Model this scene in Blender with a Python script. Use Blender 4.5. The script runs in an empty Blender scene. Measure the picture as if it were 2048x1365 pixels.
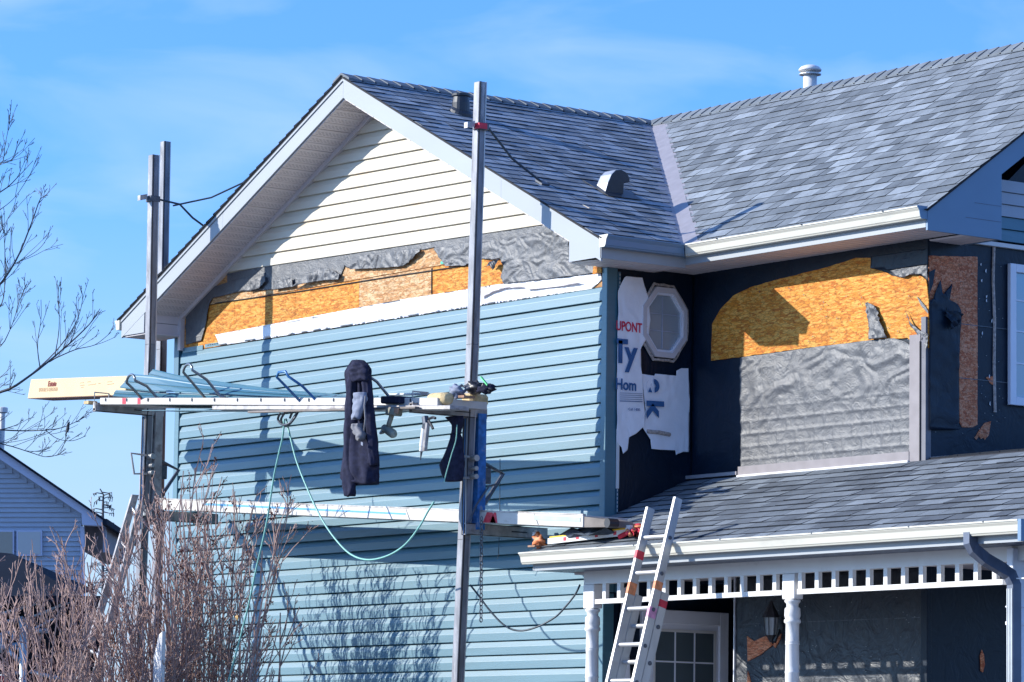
import bpy, bmesh, math, random
from mathutils import Vector, Matrix, noise
random.seed(7)
S = bpy.context.scene
COL = S.collection
# ------------------------------------------------------------------ camera
F = 7604.46; YAW, PIT, ROLL = 0.92900272, 0.11715308, 0.01500489
CD = Vector((-math.sin(YAW)*math.cos(PIT), math.cos(YAW)*math.cos(PIT), math.sin(PIT)))
_r = Vector((math.cos(YAW), math.sin(YAW), 0)); _u = _r.cross(CD)
CR = _r*math.cos(ROLL)+_u*math.sin(ROLL); CU = _u*math.cos(ROLL)-_r*math.sin(ROLL)
CP = Vector((25.843, -20.364, 1.6))
cam = bpy.data.cameras.new('camera'); camo = bpy.data.objects.new('camera', cam); COL.objects.link(camo)
cam.sensor_width = 36; cam.lens = F/2048*36; cam.clip_end = 3000; cam.clip_start = .5
camo.matrix_world = Matrix((( CR.x, CU.x, -CD.x, CP.x), (CR.y, CU.y, -CD.y, CP.y), (CR.z, CU.z, -CD.z, CP.z), (0, 0, 0, 1)))
S.camera = camo
# ------------------------------------------------------------------ light
SUN = Vector((.734, 1, -.52)).normalized()          # direction the light travels
sl = bpy.data.lights.new('sun', 'SUN'); so = bpy.data.objects.new('sun', sl); COL.objects.link(so)
sl.energy = 5.0; sl.angle = math.radians(.5); sl.color = (1, .955, .87)
so.rotation_euler = SUN.to_track_quat('-Z', 'Y').to_euler(); so.location = (-20, -30, 40)
W = bpy.data.worlds.new("World"); S.world = W; W.use_nodes = True
wn, wl = W.node_tree.nodes, W.node_tree.links
bg = wn['Background']; sk = wn.new('ShaderNodeTexSky'); sk.sky_type = 'NISHITA'; sk.sun_disc = False
sk.sun_elevation = math.asin(-SUN.z); sk.sun_rotation = math.atan2(-SUN.x, -SUN.y) % (2*math.pi)
sk.air_density = 1.0; sk.dust_density = .9; sk.ozone_density = 2.6
tc = wn.new('ShaderNodeTexCoord'); mp = wn.new('ShaderNodeMapping'); wl.new(tc.outputs['Generated'], mp.inputs[0])
mp.inputs['Rotation'].default_value = (0, 0, YAW); mp.inputs['Rotation'].default_value = (.12, .1, YAW); mp.inputs['Scale'].default_value = (3, 6, 18)
nz = wn.new('ShaderNodeTexNoise'); nz.inputs['Scale'].default_value = 2.3; nz.inputs['Detail'].default_value = 5
nz.inputs['Roughness'].default_value = .5; nz.inputs['Distortion'].default_value = .5
wl.new(mp.outputs[0], nz.inputs[0])
rp = wn.new('ShaderNodeValToRGB'); rp.color_ramp.elements[0].position = .44; rp.color_ramp.elements[1].position = .72
rp.color_ramp.elements[1].color = (.36, .36, .36, 1); wl.new(nz.outputs[0], rp.inputs[0])
tint = wn.new('ShaderNodeMix'); tint.data_type = 'RGBA'; tint.blend_type = 'MULTIPLY'; tint.inputs[0].default_value = 1
wl.new(sk.outputs[0], tint.inputs[6]); tint.inputs[7].default_value = (.62, 1.14, 2.0, 1)
mx = wn.new('ShaderNodeMix'); mx.data_type = 'RGBA'; wl.new(rp.outputs[0], mx.inputs[0])
wl.new(tint.outputs[2], mx.inputs[6]); mx.inputs[7].default_value = (5.0, 6.3, 8.2, 1)
sx_ = wn.new('ShaderNodeSeparateXYZ'); wl.new(tc.outputs['Generated'], sx_.inputs[0])
hz = wn.new('ShaderNodeMapRange'); hz.interpolation_type = 'SMOOTHSTEP'; wl.new(sx_.outputs[2], hz.inputs[0])
hz.inputs[1].default_value = .17; hz.inputs[2].default_value = .04; hz.inputs[3].default_value = 0; hz.inputs[4].default_value = .75
mh = wn.new('ShaderNodeMix'); mh.data_type = 'RGBA'; wl.new(hz.outputs[0], mh.inputs[0]); wl.new(mx.outputs[2], mh.inputs[6])
mh.inputs[7].default_value = (4.3, 5.6, 7.4, 1)
wl.new(mh.outputs[2], bg.inputs[0]); bg.inputs[1].default_value = .115
S.view_settings.view_transform = 'Standard'; S.view_settings.look = 'None'
S.view_settings.exposure = 0.36; S.view_settings.gamma = 1
S.cycles.max_bounces = 6; S.cycles.use_denoising = True

# ------------------------------------------------------------------ helpers
AX = {'x': 0, 'y': 1, 'z': 2}
def ray(px, py): return (CD*F + CR*(px-1024) - CU*(py-682.5)).normalized()
def at(px, py, ax, v):
    "point of a known wall or roof plane seen at this spot of the photograph"
    r = ray(px, py); i = AX[ax]; return CP + r*((v-CP[i])/r[i])
def atn(px, py, n, d):
    r = ray(px, py); return CP + r*((d-CP.dot(n))/r.dot(n))

class MB:
    def __init__(s): s.v = []; s.f = []
    def add(s, vs, fs):
        b = len(s.v); s.v += [tuple(p) for p in vs]; s.f += [tuple(b+i for i in f) for f in fs]; return s
    def box(s, a, b):
        x0, y0, z0 = a; x1, y1, z1 = b
        return s.add([(x0,y0,z0),(x1,y0,z0),(x1,y1,z0),(x0,y1,z0),(x0,y0,z1),(x1,y0,z1),(x1,y1,z1),(x0,y1,z1)],
                     [(0,3,2,1),(4,5,6,7),(0,1,5,4),(1,2,6,5),(2,3,7,6),(3,0,4,7)])
    def obox(s, c, ex, ey, ez):
        c, ex, ey, ez = map(Vector, (c, ex, ey, ez)); v = []
        for k in (-1, 1):
            for i, j in ((-1,-1),(1,-1),(1,1),(-1,1)): v.append(c+ex*i/2+ey*j/2+ez*k/2)
        return s.add(v, [(0,3,2,1),(4,5,6,7),(0,1,5,4),(1,2,6,5),(2,3,7,6),(3,0,4,7)])
    def ext(s, pts, vec):
        n = len(pts); vec = Vector(vec); p = [Vector(q) for q in pts]
        return s.add(p+[q+vec for q in p], [tuple(range(n))[::-1], tuple(range(n, 2*n))]+[(i,(i+1)%n,n+(i+1)%n,n+i) for i in range(n)])
    def loft(s, a, b, caps=True):
        n = len(a)
        return s.add(list(a)+list(b), [(i,(i+1)%n,n+(i+1)%n,n+i) for i in range(n)]+([tuple(range(n))[::-1], tuple(range(n,2*n))] if caps else []))
    def tube(s, path, r, n=8, r2=None, close=False):
        P = [Vector(p) for p in path]; m = len(P); up = None; rings = []
        for i in range(m):
            if close: t = P[(i+1)%m]-P[i-1]
            else: t = P[min(i+1,m-1)]-P[max(i-1,0)]
            t.normalize()
            if up is None: up = Vector((0,0,1)) if abs(t.z) < .9 else Vector((1,0,0))
            a = t.cross(up)
            if a.length < 1e-4: a = t.cross(Vector((1,0,0)))
            a.normalize(); b = a.cross(t); up = b
            rr = r if r2 is None else r+(r2-r)*i/(m-1)
            if isinstance(r, (list, tuple)): rr = r[i]
            rings.append([P[i]+a*math.cos(2*math.pi*k/n)*rr+b*math.sin(2*math.pi*k/n)*rr for k in range(n)])
        vs = [q for g in rings for q in g]; fs = []
        for i in range(m if close else m-1):
            j = (i+1) % m
            for k in range(n): fs.append((i*n+k, i*n+(k+1)%n, j*n+(k+1)%n, j*n+k))
        if not close: fs += [tuple(range(n))[::-1], tuple((m-1)*n+k for k in range(n))]
        return s.add(vs, fs)
    def lathe(s, c, prof, n=20, axis=(0,0,1)):
        c = Vector(c); az = Vector(axis).normalized(); ax_ = az.orthogonal().normalized(); ay = az.cross(ax_)
        vs = []; m = len(prof)
        for r, h in prof:
            for k in range(n): vs.append(c+az*h+ax_*math.cos(2*math.pi*k/n)*r+ay*math.sin(2*math.pi*k/n)*r)
        fs = [(i*n+k, i*n+(k+1)%n, (i+1)*n+(k+1)%n, (i+1)*n+k) for i in range(m-1) for k in range(n)]
        return s.add(vs, fs+[tuple(range(n))[::-1], tuple((m-1)*n+k for k in range(n))])
    def build(s, name, m, parent=None, smooth=False, bevel=0, fix=True, label=None):
        me = bpy.data.meshes.new(name); me.from_pydata(s.v, [], s.f)
        if fix:
            bm = bmesh.new(); bm.from_mesh(me); bmesh.ops.recalc_face_normals(bm, faces=bm.faces)
            if bevel: bmesh.ops.bevel(bm, geom=list(bm.edges), offset=bevel, segments=1, affect='EDGES', clamp_overlap=True)
            bm.to_mesh(me); bm.free()
        if smooth: me.shade_smooth()
        me.materials.append(m)
        return link(name, me, parent, label)
def link(name, me, parent=None, label=None):
    o = bpy.data.objects.new(name, me); COL.objects.link(o)
    if parent is not None: child(o, parent)
    if label: o['label'] = label
    return o
def wmat(o):
    m = Matrix.Translation(o.location)
    return m
def child(o, p):
    "parent so that the mesh keeps its place in the scene"
    q = p; t = Vector((0,0,0))
    while q is not None: t += q.location if q.parent is None else Vector((0,0,0)); q = q.parent
    o.parent = p
    if p.parent is None: o.matrix_parent_inverse = Matrix.Translation(-p.location)
    # meshes of nested parts are already in scene coordinates: their parent part sits at the scene origin
def thing(name, label, cat, loc=(0,0,0), group=None):
    o = bpy.data.objects.new(name, None); COL.objects.link(o); o.location = loc; o.empty_display_size = .2
    o['label'] = label; o['category'] = cat
    if group: o['group'] = group
    return o
def tag(o, label, cat, group=None):
    o['label'] = label; o['category'] = cat
    if group: o['group'] = group
    return o
def solo(mb, name, m, label, cat, group=None, **k): return tag(mb.build(name, m, None, **k), label, cat, group)

# ------------------------------------------------------------------ materials
def base(name, col, rough=.6, metal=0, spec=.5):
    m = bpy.data.materials.new(name); m.use_nodes = True; b = m.node_tree.nodes['Principled BSDF']
    b.inputs['Base Color'].default_value = (*col, 1); b.inputs['Roughness'].default_value = rough
    b.inputs['Metallic'].default_value = metal; b.inputs['Specular IOR Level'].default_value = spec
    return m, m.node_tree.nodes, m.node_tree.links, b
def coord(n, l, scale=(1,1,1), rot=(0,0,0)):
    t = n.new('ShaderNodeTexCoord'); p = n.new('ShaderNodeMapping'); l.new(t.outputs['Object'], p.inputs[0])
    p.inputs['Scale'].default_value = scale; p.inputs['Rotation'].default_value = rot; return p.outputs[0]
def mat(name, col, rough=.6, metal=0, var=.15, vs=6, stretch=(1,1,1), bump=0, bs=60, spec=.5, dirt=None, dirt_amt=.5, dirt_scale=3, dirt_pos=.55):
    m, n, l, b = base(name, col, rough, metal, spec); c = coord(n, l, stretch)
    z = n.new('ShaderNodeTexNoise'); z.inputs['Scale'].default_value = vs; z.inputs['Detail'].default_value = 6; l.new(c, z.inputs[0])
    r = n.new('ShaderNodeValToRGB'); e = r.color_ramp.elements; e[0].position = .3; e[1].position = .7
    e[0].color = (*[x*(1-var) for x in col], 1); e[1].color = (*[min(1, x*(1+var)) for x in col], 1); l.new(z.outputs[0], r.inputs[0])
    out = r.outputs[0]
    if dirt:
        z2 = n.new('ShaderNodeTexNoise'); z2.inputs['Scale'].default_value = dirt_scale; z2.inputs['Detail'].default_value = 8
        z2.inputs['Roughness'].default_value = .7; l.new(c, z2.inputs[0])
        r2 = n.new('ShaderNodeValToRGB'); r2.color_ramp.elements[0].position = dirt_pos; r2.color_ramp.elements[1].position = dirt_pos+.12
        r2.color_ramp.elements[1].color = (dirt_amt,)*3+(1,); l.new(z2.outputs[0], r2.inputs[0])
        x = n.new('ShaderNodeMix'); x.data_type = 'RGBA'; l.new(r2.outputs[0], x.inputs[0]); l.new(out, x.inputs[6])
        x.inputs[7].default_value = (*dirt, 1); out = x.outputs[2]
    l.new(out, b.inputs['Base Color'])
    if bump:
        z3 = n.new('ShaderNodeTexNoise'); z3.inputs['Scale'].default_value = bs; z3.inputs['Detail'].default_value = 4; l.new(c, z3.inputs[0])
        bp = n.new('ShaderNodeBump'); bp.inputs['Strength'].default_value = bump; bp.inputs['Distance'].default_value = .01
        l.new(z3.outputs[0], bp.inputs['Height']); l.new(bp.outputs[0], b.inputs['Normal'])
    return m
M = {}
M['siding'] = mat('blue_vinyl', (.045, .155, .21), .42, var=.07, vs=3, stretch=(.6, 1, 8), bump=.05, bs=30, spec=1.0, dirt=(.10,.20,.26), dirt_amt=.3, dirt_scale=1.5)
M['post'] = mat('blue_vinyl_trim', (.03, .12, .18), .42, var=.05, vs=3, spec=.9)
M['cream'] = mat('cream_vinyl', (.61, .565, .47), .5, var=.06, vs=2, stretch=(.5, 1, 5), dirt=(.56,.40,.24), dirt_amt=.5, dirt_scale=2.2, dirt_pos=.52)
M['whitetrim'] = mat('white_paint', (.72, .71, .70), .45, var=.04, vs=5, dirt=(.45,.42,.38), dirt_amt=.3, dirt_scale=6, dirt_pos=.6)
M['fascia'] = mat('pale_aluminium_fascia', (.33, .36, .39), .5, var=.04, vs=3, stretch=(.3,1,1))
M['soffit'] = mat('soffit_vinyl', (.62, .57, .58), .5, var=.04, vs=4)
M['soffit_dark'] = mat('soffit_joint', (.16, .16, .18), .7)
M['soffit_hole'] = mat('soffit_perforation', (.40, .37, .39), .7)
M['gutter'] = mat('cream_gutter', (.60, .58, .50), .38, var=.05, vs=2, stretch=(.3,1,1), dirt=(.3,.3,.3), dirt_amt=.25, dirt_scale=5)
M['trim_shade'] = mat('rake_board', (.14, .24, .36), .4, var=.04, vs=3)  # trim and gutters facing away from the sun, blue shade put into the colour
M['valley'] = mat('valley_metal', (.36, .34, .36), .5, .3, var=.1, vs=9, bump=.1, bs=15)
M['galv'] = mat('galvanised_steel', (.22, .225, .25), .5, .35, var=.35, vs=14, stretch=(1,1,.25), bump=.15, bs=80, dirt=(.5,.5,.52), dirt_amt=.7, dirt_scale=9, dirt_pos=.58)
M['alu'] = mat('aluminium', (.46, .46, .46), .42, .5, var=.12, vs=9, stretch=(1,1,.3), dirt=(.35,.3,.26), dirt_amt=.6, dirt_scale=12, dirt_pos=.58)
M['alu_dirty'] = mat('weathered_aluminium', (.42, .40, .39), .5, .35, var=.3, vs=10, dirt=(.16,.13,.12), dirt_amt=.7, dirt_scale=7, dirt_pos=.52)
M['plank'] = mat('walkboard_aluminium', (.58, .55, .51), .5, .1, var=.12, vs=7, stretch=(.4,1,1), dirt=(.3,.24,.2), dirt_amt=.6, dirt_scale=6, dirt_pos=.57)
M['plank_dark'] = mat('walkboard_underside', (.20, .17, .15), .7, var=.3, vs=8)
M['bluepaint'] = mat('worn_blue_paint', (.02, .15, .42), .45, .1, var=.4, vs=18, dirt=(.25,.27,.30), dirt_amt=.9, dirt_scale=9, dirt_pos=.54)
M['bluetape'] = mat('blue_stripe', (.10, .38, .66), .5, var=.1)
M['red'] = mat('red_sticker', (.62, .02, .05), .5, var=.2, vs=20)
M['yellow'] = mat('yellow_plastic', (.85, .55, .02), .45, var=.1)
M['orange'] = mat('orange_plastic', (.75, .25, .10), .6, var=.3, vs=25)
M['black'] = mat('black_plastic', (.02, .02, .025), .4, var=.3)
M['darksteel'] = mat('dark_steel', (.10, .11, .13), .45, .5, var=.3, vs=30)
M['hook'] = mat('hook_steel', (.22, .25, .27), .35, .7, var=.2, vs=20)
M['hookblue'] = mat('blue_painted_hook', (.03, .14, .34), .35, .1, var=.3, vs=20)
M['kraft'] = mat('pale_cardboard', (.70, .54, .32), .8, var=.05, vs=4)
M['kraft_in'] = mat('brown_cardboard', (.30, .17, .15), .8, var=.15, vs=5)
M['ink'] = mat('dark_red_ink', (.22, .05, .04), .8, var=.1)
M['ink_pale'] = mat('pale_brown_ink', (.52, .36, .22), .8, var=.1)
M['navy'] = mat('navy_fleece', (.022, .024, .050), .9, var=.35, vs=25, bump=.4, bs=200, spec=.2)
M['lining'] = mat('pale_blue_lining', (.20, .23, .31), .7, var=.1)
M['foam'] = mat('tan_foam', (.62, .47, .25), .9, var=.25, vs=25, bump=.6, bs=70)
M['pad'] = mat('brown_timber_offcut', (.35, .2, .13), .8, var=.3, vs=20)
M['hose'] = mat('pale_green_hose', (.22, .50, .44), .45, var=.12, vs=30)
M['cable'] = mat('black_cable', (.03, .05, .07), .5)
M['tyvek'] = mat('white_housewrap', (.90, .90, .95), .55, var=.05, vs=5, bump=.5, bs=9)
M['tyvek_blue'] = mat('print_blue', (.03, .12, .30), .6)
M['tyvek_red'] = mat('print_red', (.70, .03, .08), .6)
M['tyvek_grey'] = mat('print_grey', (.40, .43, .52), .6)
M['tape'] = mat('white_flashing', (.80, .80, .82), .45, var=.03, bump=.3, bs=8)
M['greytrim'] = mat('grey_pink_trim', (.27, .245, .25), .75, var=.1, vs=8)
M['vent_dark'] = mat('black_vent_plastic', (.03, .035, .045), .4)
M['vent_light'] = mat('galvanised_vent', (.5, .52, .54), .4, .5)
M['winframe'] = mat('window_vinyl', (.78, .80, .88), .4, var=.03)
M['caulk'] = mat('torn_caulk', (.45, .38, .34), .8, var=.4, vs=40, bump=1, bs=60)
M['dscover'] = mat('downspout_shaded', (.10, .12, .17), .4, .2)  # shaded sides of the downspout, darkness put into the colour
M['ds_light'] = mat('downspout_sunlit', (.55, .58, .60), .4, .2)  # sunny front of the same downspout, sunlight put into the colour
M['bark'] = mat('shrub_twig', (.37, .25, .22), .85, var=.3, vs=12)
M['seed'] = mat('dry_seed_head', (.11, .035, .03), .9, var=.4, vs=30)
M['treebark'] = mat('dark_twig', (.10, .10, .11), .85, var=.3, vs=3)
M['leafdry'] = mat('dry_leaf', (.62, .38, .14), .8)
M['ground'] = mat('cool_ground', (.09, .095, .10), .95, var=.35, vs=3, bump=.5, bs=20)  # unseen ground, kept dark and cool to weaken its bounce into shaded walls
M['underlay'] = mat('roof_underlay', (.03, .03, .035), .9)
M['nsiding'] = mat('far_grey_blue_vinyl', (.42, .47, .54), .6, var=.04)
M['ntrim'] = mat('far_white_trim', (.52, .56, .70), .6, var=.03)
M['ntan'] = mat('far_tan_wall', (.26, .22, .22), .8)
M['canopy'] = mat('dark_canopy_fabric', (.014, .02, .032), .9, var=.3, vs=1, spec=.1)
M['pipe'] = mat('pipe_steel', (.42, .48, .52), .4, .3, var=.2)
M['redcloth'] = mat('red_cloth', (.60, .02, .04), .8, var=.2)

def mk_osb(name, ca, cb, cc):
    m, n, l, b = base(name, ca, .7, spec=.3)
    prev = None
    for i, (rot, sc) in enumerate((((.0,.45,.0),(11,30,48)), ((0,1.25,.0),(12,30,52)), ((0,-.6,.0),(16,30,60)))):
        v = n.new('ShaderNodeTexVoronoi'); v.inputs['Scale'].default_value = 1; dz = n.new('ShaderNodeTexNoise'); dz.inputs['Scale'].default_value = .7; dz.inputs['Detail'].default_value = 2; cc0 = coord(n, l, sc, rot); l.new(cc0, dz.inputs[0]); dm = n.new('ShaderNodeVectorMath'); dm.operation = 'MULTIPLY_ADD'; l.new(dz.outputs['Color'], dm.inputs[0]); dm.inputs[1].default_value = (1.6,1.6,1.6); l.new(cc0, dm.inputs[2]); l.new(dm.outputs[0], v.inputs[0])
        r = n.new('ShaderNodeValToRGB'); e = r.color_ramp.elements; e[0].color = (*cb, 1); e[1].color = (*cc, 1); e[1].position = .8
        k = e.new(.45); k.color = (*ca, 1); s = n.new('ShaderNodeSeparateColor'); l.new(v.outputs['Color'], s.inputs[0]); l.new(s.outputs[i], r.inputs[0])
        if prev is None: prev = r.outputs[0]; h = v.outputs['Distance']
        else:
            x = n.new('ShaderNodeMix'); x.data_type = 'RGBA'; g = n.new('ShaderNodeMath'); g.operation = 'GREATER_THAN'; g.inputs[1].default_value = .5
            l.new(s.outputs[(i+1)%3], g.inputs[0]); l.new(g.outputs[0], x.inputs[0]); l.new(prev, x.inputs[6]); l.new(r.outputs[0], x.inputs[7]); prev = x.outputs[2]
    for rot, sc in (((0,.45,0),(11,30,48)), ((0,-.9,0),(14,30,44))):
        ve = n.new('ShaderNodeTexVoronoi'); ve.feature = 'DISTANCE_TO_EDGE'; ve.inputs['Scale'].default_value = 1; l.new(coord(n, l, sc, rot), ve.inputs[0])
        me_ = n.new('ShaderNodeMapRange'); me_.inputs[1].default_value = .0; me_.inputs[2].default_value = .10; me_.inputs[3].default_value = .62; me_.inputs[4].default_value = 1; l.new(ve.outputs['Distance'], me_.inputs[0])
        xe_ = n.new('ShaderNodeMix'); xe_.data_type = 'RGBA'; xe_.blend_type = 'MULTIPLY'; xe_.inputs[0].default_value = 1; l.new(prev, xe_.inputs[6]); l.new(me_.outputs[0], xe_.inputs[7]); prev = xe_.outputs[2]
    z = n.new('ShaderNodeTexNoise'); z.inputs['Scale'].default_value = 2; z.inputs['Detail'].default_value = 3; l.new(coord(n, l), z.inputs[0])
    x = n.new('ShaderNodeMix'); x.data_type = 'RGBA'; x.blend_type = 'MULTIPLY'; x.inputs[0].default_value = .35
    l.new(prev, x.inputs[6]); l.new(z.outputs[0], x.inputs[7]); l.new(x.outputs[2], b.inputs['Base Color'])
    bp = n.new('ShaderNodeBump'); bp.inputs['Strength'].default_value = .35; bp.inputs['Distance'].default_value = .004
    l.new(h, bp.inputs['Height']); l.new(bp.outputs[0], b.inputs['Normal'])
    return m
M['osb'] = mk_osb('osb_board', (.80, .30, .03), (.62, .18, .02), (.92, .45, .09))
M['osb_shade'] = mk_osb('osb_board_shade', (.80, .27, .12), (.60, .16, .07), (.92, .40, .22))  # same board where it stands in shade, the shade tone put into the colour
M['osb_pale'] = mk_osb('osb_board_weathered', (.72, .39, .16), (.56, .25, .09), (.86, .58, .32))

def mk_wrap(name, col, rough, strength, s1=9, s2=28, spec=.55):
    m, n, l, b = base(name, col, rough, 0, spec); c = coord(n, l)
    z = n.new('ShaderNodeTexNoise'); z.inputs['Scale'].default_value = s1; z.inputs['Detail'].default_value = 5; z.inputs['Distortion'].default_value = 1.6; l.new(c, z.inputs[0])
    w = n.new('ShaderNodeTexVoronoi'); w.inputs['Scale'].default_value = s2; w.feature = 'SMOOTH_F1'; l.new(z.outputs['Color'], w.inputs[0])
    a = n.new('ShaderNodeMath'); a.operation = 'ADD'; l.new(z.outputs[0], a.inputs[0]); l.new(w.outputs['Distance'], a.inputs[1])
    bp = n.new('ShaderNodeBump'); bp.inputs['Strength'].default_value = strength; bp.inputs['Distance'].default_value = .03
    l.new(a.outputs[0], bp.inputs['Height']); l.new(bp.outputs[0], b.inputs['Normal'])
    r = n.new('ShaderNodeValToRGB'); r.color_ramp.elements[0].color = (*[x*.7 for x in col], 1); r.color_ramp.elements[1].color = (*[x*1.5 for x in col], 1)
    l.new(z.outputs[0], r.inputs[0]); l.new(r.outputs[0], b.inputs['Base Color'])
    return m
M['film_shade'] = mk_wrap('black_film_shaded', (.002, .010, .024), .42, .14, 3, 5, .3)  # film on shaded walls, navy of the shade put into the colour
M['film_shade2'] = mk_wrap('black_film_shaded_glossy', (.003, .008, .018), .46, .22, 4, 7, .6)  # shaded film tone again, glossier so sun patches still show
M['film_lit'] = mk_wrap('black_film_sunlit', (.062, .067, .078), .53, .20, 7, 9, .75)  # sunlit copy of the same film, brightness put into a paler base

def mk_shingle():
    m, n, l, b = base('asphalt_shingle', (.15,.16,.18), .85, spec=.35)
    a = n.new('ShaderNodeAttribute'); a.attribute_name = 'tone'
    r = n.new('ShaderNodeValToRGB'); e = r.color_ramp.elements
    e[0].color = (.095,.110,.128,1); e[1].color = (.31,.35,.39,1)
    for p, c in ((.25,(.130,.150,.170,1)), (.5,(.170,.193,.215,1)), (.72,(.212,.240,.268,1)), (.85,(.262,.296,.330,1))): k = e.new(p); k.color = c
    l.new(a.outputs['Fac'], r.inputs[0]); c = coord(n, l)
    z = n.new('ShaderNodeTexNoise'); z.inputs['Scale'].default_value = 160; z.inputs['Detail'].default_value = 3; l.new(c, z.inputs[0])
    z2 = n.new('ShaderNodeTexNoise'); z2.inputs['Scale'].default_value = 5; z2.inputs['Detail'].default_value = 5; l.new(c, z2.inputs[0])
    ad = n.new('ShaderNodeMath'); ad.operation = 'ADD'; l.new(z.outputs[0], ad.inputs[0]); l.new(z2.outputs[0], ad.inputs[1])
    mr = n.new('ShaderNodeMapRange'); mr.inputs[1].default_value = .6; mr.inputs[2].default_value = 1.4; mr.inputs[3].default_value = .6; mr.inputs[4].default_value = 1.4; l.new(ad.outputs[0], mr.inputs[0])
    x = n.new('ShaderNodeMix'); x.data_type = 'RGBA'; x.blend_type = 'MULTIPLY'; x.inputs[0].default_value = 1; l.new(r.outputs[0], x.inputs[6]); l.new(mr.outputs[0], x.inputs[7])
    l.new(x.outputs[2], b.inputs['Base Color'])
    bp = n.new('ShaderNodeBump'); bp.inputs['Strength'].default_value = .5; bp.inputs['Distance'].default_value = .003; l.new(z.outputs[0], bp.inputs['Height']); l.new(bp.outputs[0], b.inputs['Normal'])
    return m
M['shingle'] = mk_shingle()
M['butt'] = base('asphalt_edge', (.018,.022,.03), .9, spec=.2)[0]  # cut asphalt edge, blackened to deepen the shadow line of each course

def mk_glass(name, tintc, rough=.03):
    m, n, l, b = base(name, tintc, rough, 0, .9); b.inputs['IOR'].default_value = 1.5
    b.inputs['Coat Weight'].default_value = 1; b.inputs['Coat Roughness'].default_value = .02
    return m
M['glass'] = mk_glass('window_glass', (.10, .13, .15))
M['glass_blue'] = mk_glass('window_glass_sky', (.16, .28, .40))  # reflected sky put into the glass colour
M['glass_frost'] = mk_glass('window_glass_pale', (.34, .38, .42), .25)
M['lamp_glass'] = mk_glass('lantern_glass', (.35, .38, .40), .2)

# ------------------------------------------------------------------ polygon sheets with real creases
def sheet(poly, plane, off, cell, disp, name, m, parent=None, thick=.002, amp=0, smooth=True, label=None, uvw=None):
    """poly: 2-D outline; plane 'y': (x,z) lying on y=off facing -Y; plane 'x': (y,z) lying on x=off facing +X"""
    bm = bmesh.new(); vs = [bm.verts.new((p[0], p[1], 0)) for p in poly]
    f = bm.faces.new(vs)
    if f.normal.z < 0: bmesh.ops.reverse_faces(bm, faces=[f])
    bmesh.ops.triangulate(bm, faces=bm.faces[:], ngon_method='EAR_CLIP')
    if cell:
        x0, x1 = min(p[0] for p in poly), max(p[0] for p in poly); y0, y1 = min(p[1] for p in poly), max(p[1] for p in poly)
        for ax, a, b in ((0, x0, x1), (1, y0, y1)):
            k = math.ceil(a/cell)*cell
            while k < b:
                co = (k,0,0) if ax == 0 else (0,k,0); no = (1,0,0) if ax == 0 else (0,1,0)
                bmesh.ops.bisect_plane(bm, geom=bm.verts[:]+bm.edges[:]+bm.faces[:], dist=1e-5, plane_co=co, plane_no=no); k += cell
    for v in bm.verts:
        a, b = v.co.x, v.co.y; d = disp(a, b)*amp if disp else 0
        if plane == 'y': v.co = (a, off-d, b)
        else: v.co = (off+d, a, b)
    r = bmesh.ops.extrude_face_region(bm, geom=bm.faces[:]) if thick else None
    if r:
        t = Vector((0, thick, 0)) if plane == 'y' else Vector((-thick, 0, 0))
        for g in r['geom']:
            if isinstance(g, bmesh.types.BMVert): g.co += t
    bmesh.ops.recalc_face_normals(bm, faces=bm.faces)
    me = bpy.data.meshes.new(name); bm.to_mesh(me); bm.free()
    if smooth and cell: me.shade_smooth()
    me.materials.append(m)
    return link(name, me, parent, label)
def wr(fx, fy, seed=0):
    def g(a, b):
        p = Vector((a*fx+seed, b*fy, seed*1.7)); q = Vector((noise.noise(p*1.3), noise.noise(p*1.3+Vector((9,2,4))), 0))
        return abs(noise.noise(p*2+q*2.2))*1.4+noise.noise(p*5+q*3)*.45+noise.noise(p*.8)*.6+.4
    return g
def trace(pts, ax, v):
    o = []
    for p in pts:
        w = at(p[0], p[1], ax, v); o.append((w.x, w.z) if ax == 'y' else (w.y, w.z))
    return o
def jag(poly, step=.03, amp=.008, seed=1):
    rnd = random.Random(seed); out = []
    for i, a in enumerate(poly):
        b = poly[(i+1) % len(poly)]; L = math.hypot(b[0]-a[0], b[1]-a[1]); n = max(1, int(L/step)); out.append(a)
        for k in range(1, n):
            t = k/n; out.append((a[0]+(b[0]-a[0])*t+rnd.uniform(-amp, amp), a[1]+(b[1]-a[1])*t+rnd.uniform(-amp, amp)))
    return out
def text(body, size, m, parent, origin, xdir, ydir, name='lettering', extr=.0008, sx=1, label=None, shear=0, bold=0):
    cu = bpy.data.curves.new('t', 'FONT'); cu.body = body; cu.size = size; cu.extrude = extr; cu.shear = shear; cu.offset = bold
    t = bpy.data.objects.new('t', cu); COL.objects.link(t)
    dg = bpy.context.evaluated_depsgraph_get(); me = bpy.data.meshes.new_from_object(t.evaluated_get(dg))
    bpy.data.objects.remove(t)
    X = Vector(xdir).normalized(); Y = Vector(ydir); Y = (Y-X*Y.dot(X)).normalized(); Z = X.cross(Y); O = Vector(origin)
    for v in me.vertices: v.co = O+X*v.co.x*sx+Y*v.co.y+Z*v.co.z
    me.materials.clear(); me.materials.append(m); me.name = name
    return link(name, me, parent, label)

# ------------------------------------------------------------------ ground
g = MB().add([(-900,-900,0),(900,-900,0),(900,900,0),(-900,900,0)], [(0,1,2,3)]).build('ground', M['ground'], fix=False); g['kind'] = 'structure'
mdrive = mat('concrete_path', (.38,.37,.35), .9, var=.12, vs=4, bump=.3, bs=40)
g = MB().box((1.2,-14,-.02),(5.8,-1.2,.015)).build('path', mdrive); g['kind'] = 'structure'

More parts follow.
